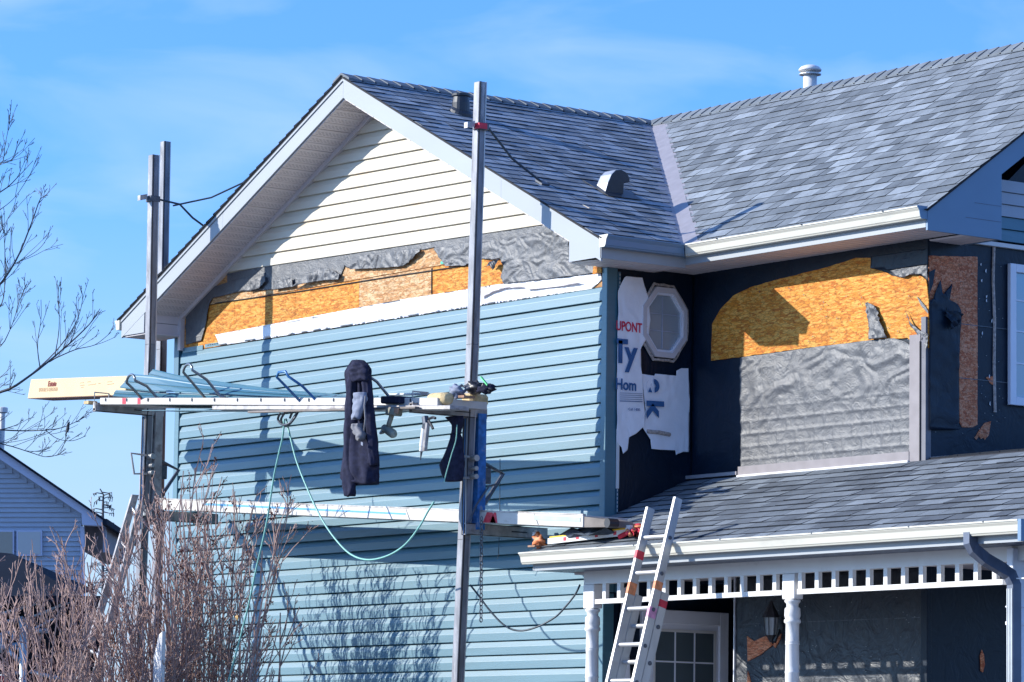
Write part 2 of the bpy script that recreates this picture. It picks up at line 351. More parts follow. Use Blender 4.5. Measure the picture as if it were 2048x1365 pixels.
# ------------------------------------------------------------------ house
house = thing('house', 'large two-storey house with blue siding half replaced, torn wall film and grey shingle roofs', 'house', (0,0,0))
RX, RZ, GS = -3.53, 8.27, .494            # gable ridge x, deck ridge height, gable slope
WX0 = -7.03; OH = .45
def gz(x): return RZ-GS*abs(x-RX)
MZ0, MY0, MS = 6.30, .47, .70
def mz(y): return MZ0+MS*(y-MY0)
RY = MY0+(RZ-MZ0)/MS                        # main ridge y
def xv(y): return RX+(RZ-mz(y))/GS          # valley x for a given y
PY0, PZ0, PS = -.80, 3.60, .42
def pz(y): return PZ0+PS*(y-PY0)
WY = .94                                    # main wall
LY_ = .73
XE = 3.05                                   # end wall

# wall masses
b = MB(); b.ext([(WX0,.03,0),(-.02,.03,0),(-.02,.03,6.18),(RX,.03,gz(RX)-.25),(WX0,.03,6.18)], (0,.4,0)); b.box((WX0,.43,0),(-.1,7,6.05)).box((WX0,.43,0),(WX0+.1,7,6.18))
b.build('gable_wall_sheathing', M['osb'], house)
MB().box((-.03,WY+.012,3.4),(XE-.012,2*RY-WY,6.12)).build('main_wall_sheathing', M['film_shade'], house)
MB().ext([(XE-.012,WY+.3,6.2),(XE-.012,2*RY-WY-.3,6.2),(XE-.012,RY,RZ-.3)], (-.2,0,0)).build('upper_end_wall', M['film_shade'], house)
# black film: side wall x=0, main wall, end wall
wrap_side = MB().box((-.018,.012,0),(0,WY+.01,6.2)).build('wall_film', M['film_shade'], house, label='black wall film on the side of the gable wing')
sheet([(0,4.0),(XE,4.0),(XE,6.19),(0,6.19)], 'y', WY, .04, wr(2,2,3), 'wall_film', M['film_shade'], house, thick=.008, amp=.006)
sheet([(WY,4.0),(5.6,4.0),(5.6,6.2),(WY,6.2)], 'x', XE, .08, wr(2,2,5), 'wall_film', M['film_shade'], house, thick=.008, amp=.006)

# --- blue siding courses: each one a plank
CH = .1275
def lapprof(z0, h, lip=.025):
    # (y,z) profile of one dutch-lap course, front towards -Y
    return [(.012,z0+h), (.008,z0+h-.010), (-.003,z0+h-.0125), (-lip*.86,z0+h*.56), (-lip*.90,z0+h*.52), (-lip,z0), (-lip+.004,z0-.004), (-.004,z0-.001), (.012,z0-.001)]
def course(x0, x1, z0, h, name, m, parent, lip=.024, clip=None, dz=0, dy=0, tilt=0):
    P = lapprof(z0, h, lip); A = []; B = []
    for y, z in P:
        a, c = x0, x1
        if clip: a, c = clip(z)
        A.append((a, y+dy, z+dz-tilt*(a-RX))); B.append((c, y+dy, z+dz-tilt*(c-RX)))
    return MB().loft(A, B).build(name, m, parent)
siding = MB().box((WX0+.01,.016,0),(-.06,.026,5.97)).build('siding_backing', M['post'], house)
ztop = 5.975; rnd = random.Random(3); k = 0; z = ztop-CH
while z > .3:
    if (k//2) % 2 == 0: xs = -2.05+.02*(k//2 % 3)
    else: xs = -4.4+.3*math.sin(k)
    if k // 2 in (0, 1, 2): xs = -1.86-.05*(k//2)
    for a, c, dy in ((WX0+.02, xs, 0), (xs-.02, -.065, -.003)):
        course(a, c, z, CH, 'siding_plank', M['siding'], siding, dy=dy*1.8, dz=rnd.uniform(-.0022,.0022), tilt=rnd.uniform(-.0006,.0006))
    z -= CH; k += 1
# nail hem of the top course (slotted strip) and white flashing above
hem = MB().box((WX0+.45,-.004,ztop),(-1.3,0,ztop+.035)).build('nail_hem', M['siding'], siding)
sb = MB()
x = WX0+.5
while x < -1.3: sb.box((x,-.0065,ztop+.018),(x+.022,-.0035,ztop+.027)); x += .042
sb.build('nail_slots', M['underlay'], siding)['kind'] = 'stuff'
# shaded starter piece at left corner
MB().box((WX0+.04,-.012,ztop-.02),(WX0+.42,-.004,ztop+.03)).build('nail_hem', M['siding'], siding)
# white flashing strip
fl = trace([(431,668),(438,683),(520,659),(620,637),(700,617),(780,599),(880,585),(945,573),(1000,571),(1060,563),(1120,562),(1165,566),(1180,572),(1203,549),(1203,543),(1165,551),(1110,556),(1060,558),(1010,566),(950,588),(940,580),(880,592),(800,602),(740,613),(700,620),(640,634),(560,640)], 'y', -.01)
fl = [at(431,670,'y',-.01), at(440,692,'y',-.01), at(1010,599,'y',-.01), at(1105,583,'y',-.01), at(1166,572,'y',-.01), at(1184,578,'y',-.01), at(1204,560,'y',-.01), at(1202,547,'y',-.01), at(1160,552,'y',-.01), at(1080,556,'y',-.01), at(1010,573,'y',-.01), at(968,578,'y',-.01), at(930,588,'y',-.01), at(880,591,'y',-.01), at(800,600,'y',-.01), at(740,612,'y',-.01), at(698,622,'y',-.01), at(560,648,'y',-.01)]
fl = [(p.x, p.z) for p in fl]
sheet(fl, 'y', -.010, .04, wr(3,8,2), 'flashing_strip', M['tape'], house, thick=.002, amp=.006)
# fold of grey film lying over right end of the strip
def curl(name, pts, off, m, cell=.02, amp=.02, seed=1, fx=4, fz=4, ax='y', par=None):
    return sheet(trace(pts, ax, off), ax, off, cell, wr(fx, fz, seed), name, m, house if par is None else par, thick=.0015, amp=amp)
curl('film_flap', [(962,583),(990,571),(1060,566),(1110,561),(1150,563),(1165,566),(1130,572),(1085,577),(1055,580),(1050,575),(1010,577),(985,585),(964,597)], -.035, M['soffit'], amp=.012, seed=8)

# --- exposed OSB boards on gable wall
z0b, z1b = 5.97, 6.75
xj = [WX0+.05, -6.05, -4.95, -3.85, -2.65, -1.35, -.02]
for i in range(6):
    mm = M['osb'] if i in (0,1,2,4) else M['osb_pale']
    MB().box((xj[i]+.002, -.002, z0b), (xj[i+1]-.002, .028, 6.40 if i < 5 else 6.30)).build('osb_board', mm, house)
for i in range(6):
    a = xj[i]; c = xj[i+1]
    MB().box((a+.3+.002, .000, 6.408), (c+.3-.002 if i < 5 else -.72, .028, 6.68)).build('osb_board', M['osb_pale'], house)
# chalk line / cord along the board joint
MB().tube([at(430,607,'y',-.012), at(600,583,'y',-.012), at(760,557,'y',-.012), at(940,530,'y',-.012)], .005, 5).build('joint_cord', M['underlay'], house)
# black film on the gable wall
curl('film_patch', [(372,690),(372,622),(392,600),(425,575),(470,560),(530,546),(535,566),(490,582),(475,585),(425,597),(418,610),(412,650),(403,682)], -.014, M['film_lit'], seed=1, amp=.006)
curl('film_patch', [(455,548),(700,500),(830,478),(1132,430),(1132,470),(905,505),(890,503),(868,495),(848,500),(842,500),(810,532),(700,535),(693,536),(690,531),(680,558),(640,548),(610,560),(582,575),(560,578),(505,583),(455,584)], -.008, M['film_lit'], seed=2, amp=.005, cell=.03)
curl('film_flap', [(868,497),(1000,477),(1125,459),(1139,470),(1139,512),(1200,523),(1200,545),(1100,558),(1020,566),(1012,572),(1003,556),(1008,533),(1000,517),(985,520),(960,517),(930,532),(893,533),(880,515)], -.022, M['film_lit'], seed=4, amp=.012, cell=.0125, fx=3, fz=6)
curl('film_flap', [(700,535),(725,512),(838,497),(842,503),(820,524),(805,533),(760,537),(702,539)], -.03, M['film_lit'], seed=6, amp=.018, cell=.015, fx=5)
curl('film_flap', [(583,575),(610,556),(645,535),(665,540),(680,549),(678,560),(640,562),(600,571)], -.035, M['film_lit'], seed=11, amp=.02, cell=.015, fx=5)
curl('film_flap', [(496,583),(498,566),(520,556),(530,552),(533,563),(520,578)], -.03, M['film_lit'], seed=12, amp=.018, cell=.015, fx=6)
curl('film_flap', [(548,560),(585,556),(587,574),(548,580)], -.03, M['film_lit'], seed=13, amp=.015, cell=.012, fx=8)
curl('film_flap', [(976,533),(982,524),(1005,518),(1000,524),(992,533),(990,541),(984,532)], -.05, M['film_shade'], seed=5, amp=.03, cell=.01)
# exposed OSB where the film has been ripped off at the right end, beside the flap
sheet(trace([(1187,527),(1201,520),(1202,545),(1185,549)], 'y', -.052), 'y', -.052, 0, None, 'osb_board', M['osb'], house, thick=.01)
MB().box((-2.52,-.008,6.415),(-2.36,-.003,6.44)).build('green_tape', mat('green_tape',(.05,.5,.35)), house)
MB().tube([(-2.66,-.006,6.39),(-2.655,-.006,6.15)], .007, 5).build('joint_gap', M['underlay'], house)

# --- cream gable siding (old), each course a plank
crz = 6.66; TL = -.012
cream = MB().ext([(WX0+.3,.004,crz+.03),(-.3,.004,crz+.03),(RX,.004,gz(RX)-.24)], (0,.02,0)).build('gable_siding', M['cream'], house)
i = 0
while crz+i*.1275 < gz(RX)-.32:
    zz = crz+i*.1275
    def clip(z, zz=zz):
        zc = min(max(z, zz), zz+.1275); w = (RZ-.20-zc)/GS-.02
        return (max(RX-w, WX0+.03), min(RX+w, -.03))
    course(0, 0, zz, .1275, 'siding_plank', M['cream'], cream, lip=.026, clip=clip, tilt=.018)
    i += 1
# inner rake J-trim
for s in (-1, 1):
    x1 = WX0+.04 if s < 0 else -.04
    A = [(RX, -.045, gz(RX)-.215), (RX, -.0, gz(RX)-.215), (RX, -.0, gz(RX)-.265), (RX, -.045, gz(RX)-.265)]
    B = [(x1, y, gz(x1)-.215-(0 if k < 2 else .05)) for k, (_, y, _z) in enumerate(A)]
    MB().loft(A, B).build('rake_trim', M['soffit'], house)
MB().box((WX0+.0,-.05,5.98),(WX0+.05,0,6.36)).build('rake_trim', M['soffit'], house)
# corner posts
MB().box((WX0-.09,-.034,6.0-.42),(WX0+.0,.03,6.22)).build('corner_post', M['post'], house)
def cpost(x0, x1, z0, z1, par=house):
    o = MB().box((x0,-.034,z0),(x1,.055,z1)).build('corner_post', M['post'], par, bevel=.004)
    return o
MB().box((WX0-.055,-.032,0),(WX0+.03,.06,5.60)).build('corner_post', M['siding'], house, bevel=.003)
MB().box((-.062,-.034,3.3),(.012,.085,6.14)).build('corner_post', M['siding'], house, bevel=.004)
MB().box((-.062,-.034,0),(.012,.085,3.29)).build('corner_post', M['siding'], house, bevel=.004)
MB().box((.012,.086,3.3),(.02,.112,6.10)).build('corner_trim', M['post'], house)
sb = MB(); z = 4.0
while z < 6.1: sb.box((.0205,.098,z),(.0225,.103,z+.02)); z += .035
sb.build('nail_slots', M['whitetrim'], house)['kind'] = 'stuff'
MB().box((.014,.085,4.2),(.03,.11,4.72)).build('corner_trim', M['whitetrim'], house)

# --- rake boards, gussets, soffits of the gable
FD = .185
def rake(x0, x1, m):
    MB().ext([(x0,-OH,gz(x0)-.02),(x1,-OH,gz(x1)-.02),(x1,-OH,gz(x1)-FD-.02),(x0,-OH,gz(x0)-FD-.02)], (0,.02,0)).build('rake_board', m, house)
    MB().ext([(x0,-OH-.012,gz(x0)+.003),(x1,-OH-.012,gz(x1)+.003),(x1,-OH-.012,gz(x1)-.045),(x0,-OH-.012,gz(x0)-.045)], (0,.03,0)).build('drip_edge', m, house)
xs = [-7.48, -5.6, RX]; [rake(xs[i]+.001, xs[i+1]-.001, M['fascia']) for i in range(2)]
xs = [RX, -1.0, .45]; [rake(xs[i]+.001, xs[i+1]-.001, M['fascia']) for i in range(2)]
MB().ext([(0,-OH+.002,6.135),(.44,-OH+.002,6.135),(.44,-OH+.002,gz(.44)-FD-.01),(0,-OH+.002,gz(0)-FD-.01)], (0,.02,0)).build('eave_gusset', M['fascia'], house)
MB().ext([(-7.47,-OH+.002,6.135),(-7.04,-OH+.002,6.135),(-7.04,-OH+.002,gz(-7.04)-FD-.01),(-7.47,-OH+.002,gz(-7.47)-FD-.01)], (0,.02,0)).build('eave_gusset', M['fascia'], house)
# box return on the left, facing +X
for a, c in ((6.135,6.24),(6.245,6.34)):
    MB().box((-7.045,-OH+.03,a),(-7.03,-.03,c)).build('soffit_panel', M['soffit'], house)
MB().box((-7.47,-OH+.02,6.12),(-7.0,0,6.134)).build('soffit_panel', M['soffit'], house)
# rake soffit panels (between board and wall), along both slopes
def rakesoff(x0, x1, s):
    zf = lambda x: gz(x)-FD-.035
    b = MB(); n = 3
    for k in range(n):
        a = x0+(x1-x0)*k/n; c = x0+(x1-x0)*(k+1)/n; g_ = (x1-x0)*.012
        b.ext([(a+g_,-OH+.02,zf(a+g_)),(c-g_,-OH+.02,zf(c-g_)),(c-g_,-OH+.02,zf(c-g_)+.012),(a+g_,-OH+.02,zf(a+g_)+.012)], (0,OH-.02,0))
    o = b.build('soffit_panel', M['soffit'], house)
    # perforations
    h = MB()
    for k in range(n):
        for r_ in range(3):
            for q in range(9):
                xx = x0+(x1-x0)*(k+.22+.18*r_)/n; yy = -OH+.05+q*.042+(.02 if r_ % 2 else 0)
                d = (x1-x0)*.012*(1 if x1 > x0 else 1)
                h.ext([(xx,yy,zf(xx)-.0015),(xx+.006,yy,zf(xx+.006)-.0015),(xx+.006,yy+.026,zf(xx+.006)-.0015),(xx,yy+.026,zf(xx)-.0015)], (0,0,.002))
    h.build('vent_holes', M['soffit_hole'], o)['kind'] = 'stuff'
x = -7.03
while x < RX-.02: rakesoff(x+.004, min(x+.305, RX)-.002, 1); x += .305
x = -.0
while x > RX+.02: rakesoff(max(x-.305, RX)+.002, x-.004, 1); x -= .305
MB().ext([(WX0,-OH+.02,gz(WX0)-FD-.018),(RX,-OH+.02,gz(RX)-FD-.018),(0,-OH+.02,gz(0)-FD-.018),(0,-OH+.02,gz(0)-FD+.05),(RX,-OH+.02,gz(RX)-FD+.05),(WX0,-OH+.02,gz(WX0)-FD+.05)], (0,OH,0)).build('soffit_backing', M['soffit_dark'], house)

# --- horizontal soffits
def soffx(x0, x1, y0, y1, z, step, m=M['soffit']):
    "panels of a soffit whose ribs run along Y"
    x = x0
    while x < x1-.01:
        c = min(x+step, x1); b = MB(); n = 3
        for k in range(n):
            a_ = x+(c-x)*k/n; c_ = x+(c-x)*(k+1)/n
            b.ext([(a_,y0,z+.012),(a_+.012,y0,z),(c_-.004,y0,z),(c_,y0,z+.012)], (0,y1-y0,0))
        b.build('soffit_panel', m, house); x = c
def soffy(x0, x1, y0, y1, z, step, m=M['soffit']):
    y = y0
    while y < y1-.01:
        c = min(y+step, y1); b = MB(); n = 3
        for k in range(n):
            a_ = y+(c-y)*k/n; c_ = y+(c-y)*(k+1)/n
            b.ext([(x0,a_,z+.012),(x0,a_+.012,z),(x0,c_-.004,z),(x0,c_,z+.012)], (x1-x0,0,0))
        b.build('soffit_panel', m, house); y = c
soffy(-.04, .44, -OH+.02, .49, 6.13, .3)
soffx(.0, 3.52, .50, WY, 6.152, .3)
soffy(XE, 3.52, WY, 1.30, 6.13, .3)
MB().box((.46,.50,6.167),(3.52,WY,6.18)).build('soffit_backing', M['soffit_dark'], house)
MB().box((-.04,-OH+.02,6.145),(.44,.49,6.16)).build('soffit_backing', M['soffit_dark'], house)
# eave fascias
MB().box((.44,-OH,6.125),(.455,.485,6.30)).build('fascia_board', M['fascia'], house)
MB().box((.456,.478,6.150),(3.508,.492,6.32)).build('fascia_board', M['fascia'], house)
# rake board on the right end (x=3.53), facing +X
zt = lambda y: mz(y)-.015
MB().ext([(3.53,.48,zt(.48)),(3.53,RY,zt(RY)),(3.53,RY+2.8,zt(.48)),(3.53,RY+2.8,zt(.48)-.2),(3.53,RY,zt(RY)-.2),(3.53,1.305,zt(1.305)-.2),(3.53,1.305,6.125),(3.53,.48,6.125)], (-.02,0,0)).build('rake_board', M['trim_shade'], house)
for zz in (6.27,6.40):
    MB().box((3.5305,.9 if zz < 6.3 else 1.0,zz),(3.532,1.3,zz+.004)).build('board_seam', M['dscover'], house)
MB().box((3.1,1.29,6.125),(3.51,1.305,6.6)).build('eave_gusset', M['trim_shade'], house)
# sloping soffit behind and the far gable corner with pale planks
MB().ext([(XE,1.31,zt(1.31)-.16),(XE,RY,zt(RY)-.16),(XE,RY,zt(RY)-.14),(XE,1.31,zt(1.31)-.14)], (.46,0,0)).build('soffit_panel', M['soffit'], house)
for k in range(3):
    z0_ = 6.42+k*.105; MB().ext([(XE+.012,1.3,z0_),(XE+.035,1.3,z0_),(XE+.018,1.3,z0_+.1),(XE+.012,1.3,z0_+.1)], (0,3.2,0)).build('siding_plank', M['nsiding'], house)
for k in range(2):
    z0_ = 6.21+k*.105; MB().ext([(XE+.012,1.3,z0_),(XE+.035,1.3,z0_),(XE+.018,1.3,z0_+.1),(XE+.012,1.3,z0_+.1)], (0,3.2,0)).build('siding_plank', M['siding'], house)
MB().box((XE,1.3,6.155),(XE+.04,4.5,6.19)).build('frieze_trim', M['whitetrim'], house)

# --- gutters
def gprof(d=.115, h=.10): return [(0,0),(d*.62,0),(d*.66,h*.10),(d*.72,h*.16),(d*.80,h*.62),(d*.92,h*.80),(d*.93,h*.86),(d,h*.88),(d,h),(0,h)]
MB().loft([(.455+a,-OH-.02,6.215+c) for a, c in gprof()], [(.455+a,.37+.115-a,6.215+c) for a, c in gprof()]).build('gutter', M['trim_shade'], house)
MB().loft([(.455+.005+a if False else .46+a,.49-a,6.215+c) for a, c in gprof()], [(3.52,.49-a,6.215+c) for a, c in gprof()]).build('gutter', M['gutter'], house)
MB().ext([(3.52,.49-a,6.213+c*1.03) for a, c in gprof(.12,.102)], (.006,0,0)).build('gutter_end_cap', M['trim_shade'], house)
MB().ext([(.456+a,-OH-.022,6.213+c*1.03) for a, c in gprof(.12,.102)], (0,-.004,0)).build('gutter_end_cap', M['gutter'], house)
MB().ext([(-7.49-a*.8,-OH-.02,6.20+c) for a, c in gprof()], (0,3,0)).build('gutter', M['gutter'], house)
for xx in (1.0, 2.1, 3.1): MB().box((xx,.36,6.312),(xx+.012,.485,6.320)).build('gutter_hanger', M['darksteel'], house)

# --- roofs -------------------------------------------------------------------
def shingle_mesh(p0, p1, p2, p3, nrm, t0, t1, tone):
    "p0,p1 lower edge (butt), p2,p3 upper edge; t0 butt height, t1 height at top"
    P = [Vector(p) for p in (p0,p1,p2,p3)]; n = Vector(nrm)
    vs = P+[P[0]+n*t0, P[1]+n*t0, P[2]+n*t1, P[3]+n*t1]
    fs = [(3,2,1,0),(4,5,6,7),(0,1,5,4),(1,2,6,5),(2,3,7,6),(3,0,4,7)]
    return vs, fs, tone
TABS = []
def slope_tabs(roof, u0, u1, org, udir, sdir, nrm, L, seed, clipf=None, exp_=.143, seen=lambda u, s: True, wmin=.10, wmax=.27, lift=.0, tmul=1.0, tadd=0.0):
    rnd = random.Random(seed); rows = int(L/exp_); U = Vector(udir); Sd = Vector(sdir); N = Vector(nrm); O = Vector(org)
    for r in range(rows):
        s0 = r*exp_; s1 = s0+exp_+.012; uu = u0-rnd.uniform(0,.2); last = .5
        wob = rnd.uniform(0, 9)
        while uu < u1:
            w = rnd.uniform(wmin, wmax); a, c = max(uu, u0), min(uu+w, u1); uu += w
            if c-a < .02: continue
            a0 = a1 = a; c0 = c1 = c
            if clipf:
                l0, h0 = clipf(s0); l1, h1 = clipf(s1)
                a0 = max(a, l0); c0 = min(c, h0); a1 = max(a, l1); c1 = min(c, h1)
                if c0-a0 < .015 and c1-a1 < .015: continue
                c0 = max(c0, a0+.004); c1 = max(c1, a1+.004)
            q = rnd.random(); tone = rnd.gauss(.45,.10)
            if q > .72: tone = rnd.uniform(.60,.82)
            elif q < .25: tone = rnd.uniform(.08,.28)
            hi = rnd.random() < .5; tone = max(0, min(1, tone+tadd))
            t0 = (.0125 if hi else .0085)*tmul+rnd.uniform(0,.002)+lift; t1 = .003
            dj = .005*math.sin((a+wob)*1.3)+rnd.uniform(-.0015,.0015)
            g_ = .0026
            pts = [O+U*(a0+g_)+Sd*(s0+dj), O+U*(c0-g_)+Sd*(s0+dj), O+U*(c1-g_)+Sd*s1, O+U*(a1+g_)+Sd*s1]
            TABS.append((roof, shingle_mesh(*pts, N, t0, t1, tone), (c0-a0), seen((a+c)/2, s0)))
deckM = M['underlay']
# gable roof decks
gl = math.sqrt(1+GS*GS); ml = math.sqrt(1+MS*MS); pl = math.sqrt(1+PS*PS)
GX1 = .485; GX0 = -7.53
groof = MB().add([(RX,-OH-.015,RZ),(GX1,-OH-.015,gz(GX1)),(GX1,MY0-.02,gz(GX1)),(RX,RY,RZ)]+[(RX,-OH-.015,RZ-.02),(GX1,-OH-.015,gz(GX1)-.02),(GX1,MY0-.02,gz(GX1)-.02),(RX,RY,RZ-.02)],
     [(0,1,2,3),(7,6,5,4),(0,4,5,1),(1,5,6,2),(2,6,7,3),(3,7,4,0)]).build('gable_roof', deckM, house)
gleft = MB().ext([(RX,-OH-.015,RZ),(GX0,-OH-.015,gz(GX0)),(GX0,-OH-.015,gz(GX0)-.02),(RX,-OH-.015,RZ-.02)], (0,5,0)).build('gable_roof', deckM, house)
nG = Vector((GS,0,1)).normalized(); sG = Vector((-1,0,GS)).normalized()
# right slope: u along Y (from -OH to valley), s up-slope from eave x=GX1
def gclip(s):
    x = GX1-s/gl; yv = MY0+((gz(x))-MZ0)/MS
    return (-9, yv-.035)
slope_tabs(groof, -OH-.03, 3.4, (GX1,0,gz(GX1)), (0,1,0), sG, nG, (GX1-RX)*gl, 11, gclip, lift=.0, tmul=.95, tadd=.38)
# left slope (only its edge shows)
slope_tabs(gleft, -OH-.03, .4, (GX0,0,gz(GX0)), (0,1,0), Vector((1,0,GS)).normalized(), Vector((-GS,0,1)).normalized(), (RX-GX0)*gl, 12, None, lift=.006, seen=lambda u, s: False, wmin=.3, wmax=.6)
# main roof
mroof = MB().add([(xv(MY0),MY0,MZ0),(3.55,MY0,MZ0),(3.55,RY,RZ),(RX,RY,RZ)]+[(xv(MY0),MY0,MZ0-.02),(3.55,MY0,MZ0-.02),(3.55,RY,RZ-.02),(RX,RY,RZ-.02)],
     [(0,1,2,3),(7,6,5,4),(0,4,5,1),(1,5,6,2),(2,6,7,3),(3,7,4,0)]).build('main_roof', deckM, house)
MB().ext([(RX-4,RY,RZ),(RX-4,RY+3,RZ-2.1),(RX-4,RY+3,RZ-2.13),(RX-4,RY,RZ-.03)], (3.55-RX+4,0,0)).build('main_roof', deckM, house)
nM = Vector((0,-MS,1)).normalized(); sM = Vector((0,1,MS)).normalized()
def mclip(s):
    y = MY0-.02+s/ml; return (xv(y)+.205, 9)
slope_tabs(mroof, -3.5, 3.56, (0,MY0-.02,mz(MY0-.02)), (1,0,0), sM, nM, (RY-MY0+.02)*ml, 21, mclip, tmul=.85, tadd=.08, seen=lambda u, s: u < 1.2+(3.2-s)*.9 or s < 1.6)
# valley metal
for side in (0, 1):
    P = []
    for y in (MY0-.03, RY):
        x = xv(y); z = mz(y)
        if side == 0: P.append(((x,y,z+.004), (x+.24,y,z+.004)))
        else: P.append(((x,y,z+.004), (x, y-.12, z+.004)))
    a, c = P
    pts = [a[0],a[1],c[1],c[0]]
    MB().add(pts+[(p[0],p[1],p[2]+.003) for p in pts], [(0,1,2,3),(7,6,5,4),(0,4,5,1),(1,5,6,2),(2,6,7,3),(3,7,4,0)]).build('valley_flashing', M['valley'], house)
# porch roof
PX0, PX1 = -.05, 6.0
proof = MB().ext([(PX0,PY0-.02,pz(PY0-.02)),(PX0,WY,pz(WY)),(PX0,WY,pz(WY)-.05),(PX0,PY0-.02,pz(PY0-.02)-.02)], (XE-PX0,0,0)).build('porch_roof', deckM, house)
nP = Vector((0,-PS,1)).normalized(); sP = Vector((0,1,PS)).normalized()
def pclip(s):
    y = PY0-.03+s/pl; return ((PX0-.01) if y < .0 else .015, 9)
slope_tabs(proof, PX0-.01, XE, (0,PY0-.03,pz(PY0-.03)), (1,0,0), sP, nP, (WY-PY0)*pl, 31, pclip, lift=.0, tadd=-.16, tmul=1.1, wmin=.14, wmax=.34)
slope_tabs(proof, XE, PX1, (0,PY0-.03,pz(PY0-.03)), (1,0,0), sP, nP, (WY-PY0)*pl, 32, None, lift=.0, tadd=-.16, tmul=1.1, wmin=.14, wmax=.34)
# flatter strip of porch roof past the end wall
S2 = .125; p2 = math.sqrt(1+S2*S2)
MB().ext([(XE,PY0-.02,pz(PY0-.02)),(XE,WY,pz(WY)),(XE,5,pz(WY)+S2*(5-WY)),(XE,5,pz(WY)-.3),(XE,PY0-.02,pz(PY0-.02)-.02)], (PX1-XE,0,0)).build('porch_roof', deckM, house)
slope_tabs(proof, XE+.02, PX1, (0,WY,pz(WY)), (1,0,0), Vector((0,1,S2)).normalized(), Vector((0,-S2,1)).normalized(), 2.4*p2, 33, None, lift=.002, tadd=-.2, seen=lambda u, s: s < 1)
# emit tabs: the 300 largest visible ones are parts, the rest one mesh per roof
TABS.sort(key=lambda t: (-(1 if t[3] else 0), -t[2]))
rest = {}
for i, (roof, (vs, fs, tone), w, vis) in enumerate(TABS):
    if i < 300:
        me = bpy.data.meshes.new('shingle'); me.from_pydata(vs, [], fs)
        at_ = me.attributes.new('tone', 'FLOAT', 'POINT'); at_.data.foreach_set('value', [tone]*8)
        me.materials.append(M['shingle']); me.materials.append(M['butt']); me.polygons.foreach_set('material_index', [0,0,1,1,0,1]); link('shingle', me, roof)
    else: rest.setdefault(roof.name, [roof, [], [], []]); r_ = rest[roof.name]; b0 = len(r_[1]); r_[1].extend(vs); r_[2].extend([tuple(b0+j for j in f) for f in fs]); r_[3].extend([tone]*8)
for nme, (roof, vs, fs, tn) in rest.items():
    me = bpy.data.meshes.new('shingle_field'); me.from_pydata(vs, [], fs); at_ = me.attributes.new('tone', 'FLOAT', 'POINT'); at_.data.foreach_set('value', tn)
    me.materials.append(M['shingle']); me.materials.append(M['butt']); me.polygons.foreach_set('material_index', [0,0,1,1,0,1]*(len(fs)//6)); o = link('shingle_field', me, roof); o['kind'] = 'stuff'
# ridge caps
def caps(p0, p1, sA, sB, roof, seed, step=.15):
    rnd = random.Random(seed); p0 = Vector(p0); p1 = Vector(p1); d = (p1-p0); n = int(d.length/step); d.normalize()
    for k in range(n):
        a = p0+d*step*k; c = a+d*(step+.02); h0 = .020; h1 = .010; w = .15
        A = [a+Vector((0,0,h0)), a+sA*w+Vector((0,0,h0+.004)), a+sA*w, a, a+sB*w, a+sB*w+Vector((0,0,h0+.004))]
        B = [c+Vector((0,0,h1)), c+sA*w+Vector((0,0,h1)), c+sA*w-Vector((0,0,.004)), c-Vector((0,0,.004)), c+sB*w-Vector((0,0,.004)), c+sB*w+Vector((0,0,h1))]
        me = bpy.data.meshes.new('ridge_cap')
        vs = A+B; me.from_pydata([tuple(v) for v in vs], [], [(0,1,2,3),(0,3,4,5),(9,8,7,6),(11,10,9,6),(0,6,7,1),(1,7,8,2),(2,8,9,3),(3,9,10,4),(4,10,11,5),(5,11,6,0)])
        at_ = me.attributes.new('tone', 'FLOAT', 'POINT'); at_.data.foreach_set('value', [rnd.uniform(.3,.6)]*12)
        me.materials.append(M['shingle']); link('ridge_cap', me, roof)
caps((RX,-OH-.03,RZ+.012), (RX,RY,RZ+.012), Vector((1,0,-GS)).normalized(), Vector((-1,0,-GS)).normalized(), groof, 5)
caps((3.56,RY,RZ+.012), (RX,RY,RZ+.012), Vector((0,-1,-MS)).normalized(), Vector((0,1,-MS)).normalized(), mroof, 6)

# --- wall details on the main wall (OSB exposed, trims)
osb2 = sheet(jag(trace([(1422,722),(1424,648),(1440,620),(1466,592),(1500,575),(1545,562),(1600,548),(1660,533),(1712,516),(1742,516),(1742,537),(1765,543),(1784,552),(1800,556),(1813,552),(1822,549),(1842,552),(1852,560),(1857,600),(1857,695),(1850,700),(1820,682),(1815,676),(1745,680),(1600,698),(1482,714)], 'y', WY-.02), .05, .003, 4), 'y', WY-.02, 0, None, 'osb_board', M['osb'], house, thick=.012, label='bright OSB board exposed under the main eave')
sheet(trace([(1735,607),(1737,605),(1753,612),(1767,650),(1777,676),(1742,680)], 'y', WY-.03), 'y', WY-.03, .02, wr(6,6,3), 'film_flap', M['film_lit'], house, amp=.03)
sheet(trace([(1833,592),(1850,612),(1856,622),(1856,628),(1842,612)], 'y', WY-.03), 'y', WY-.03, 0, None, 'film_flap', M['film_lit'], house)
sheet(trace([(1813,622),(1825,646),(1842,662),(1857,668),(1857,700),(1850,688),(1840,672),(1825,655)], 'y', WY-.03), 'y', WY-.03, .02, wr(9,9,3), 'film_flap', M['film_lit'], house, amp=.02)
sheet(trace([(1782,542),(1857,530),(1857,560),(1845,549),(1820,550),(1810,556),(1795,552)], 'y', WY-.035), 'y', WY-.035, .02, wr(9,9,7), 'film_flap', M['film_lit'], house, amp=.02)
sheet(trace([(1742,514),(1857,497),(1857,530),(1782,541),(1742,537)], 'y', WY-.03), 'y', WY-.03, .03, wr(4,4,8), 'film_flap', M['film_shade'], house, amp=.006)
nl = MB(); rn = random.Random(2)
for k in range(26):
    q_ = at(1500+rn.uniform(0,330), 575+rn.uniform(0,110), 'y', WY-.034); nl.box((q_.x-.004,q_.y,q_.z-.004),(q_.x+.004,q_.y+.004,q_.z+.004))
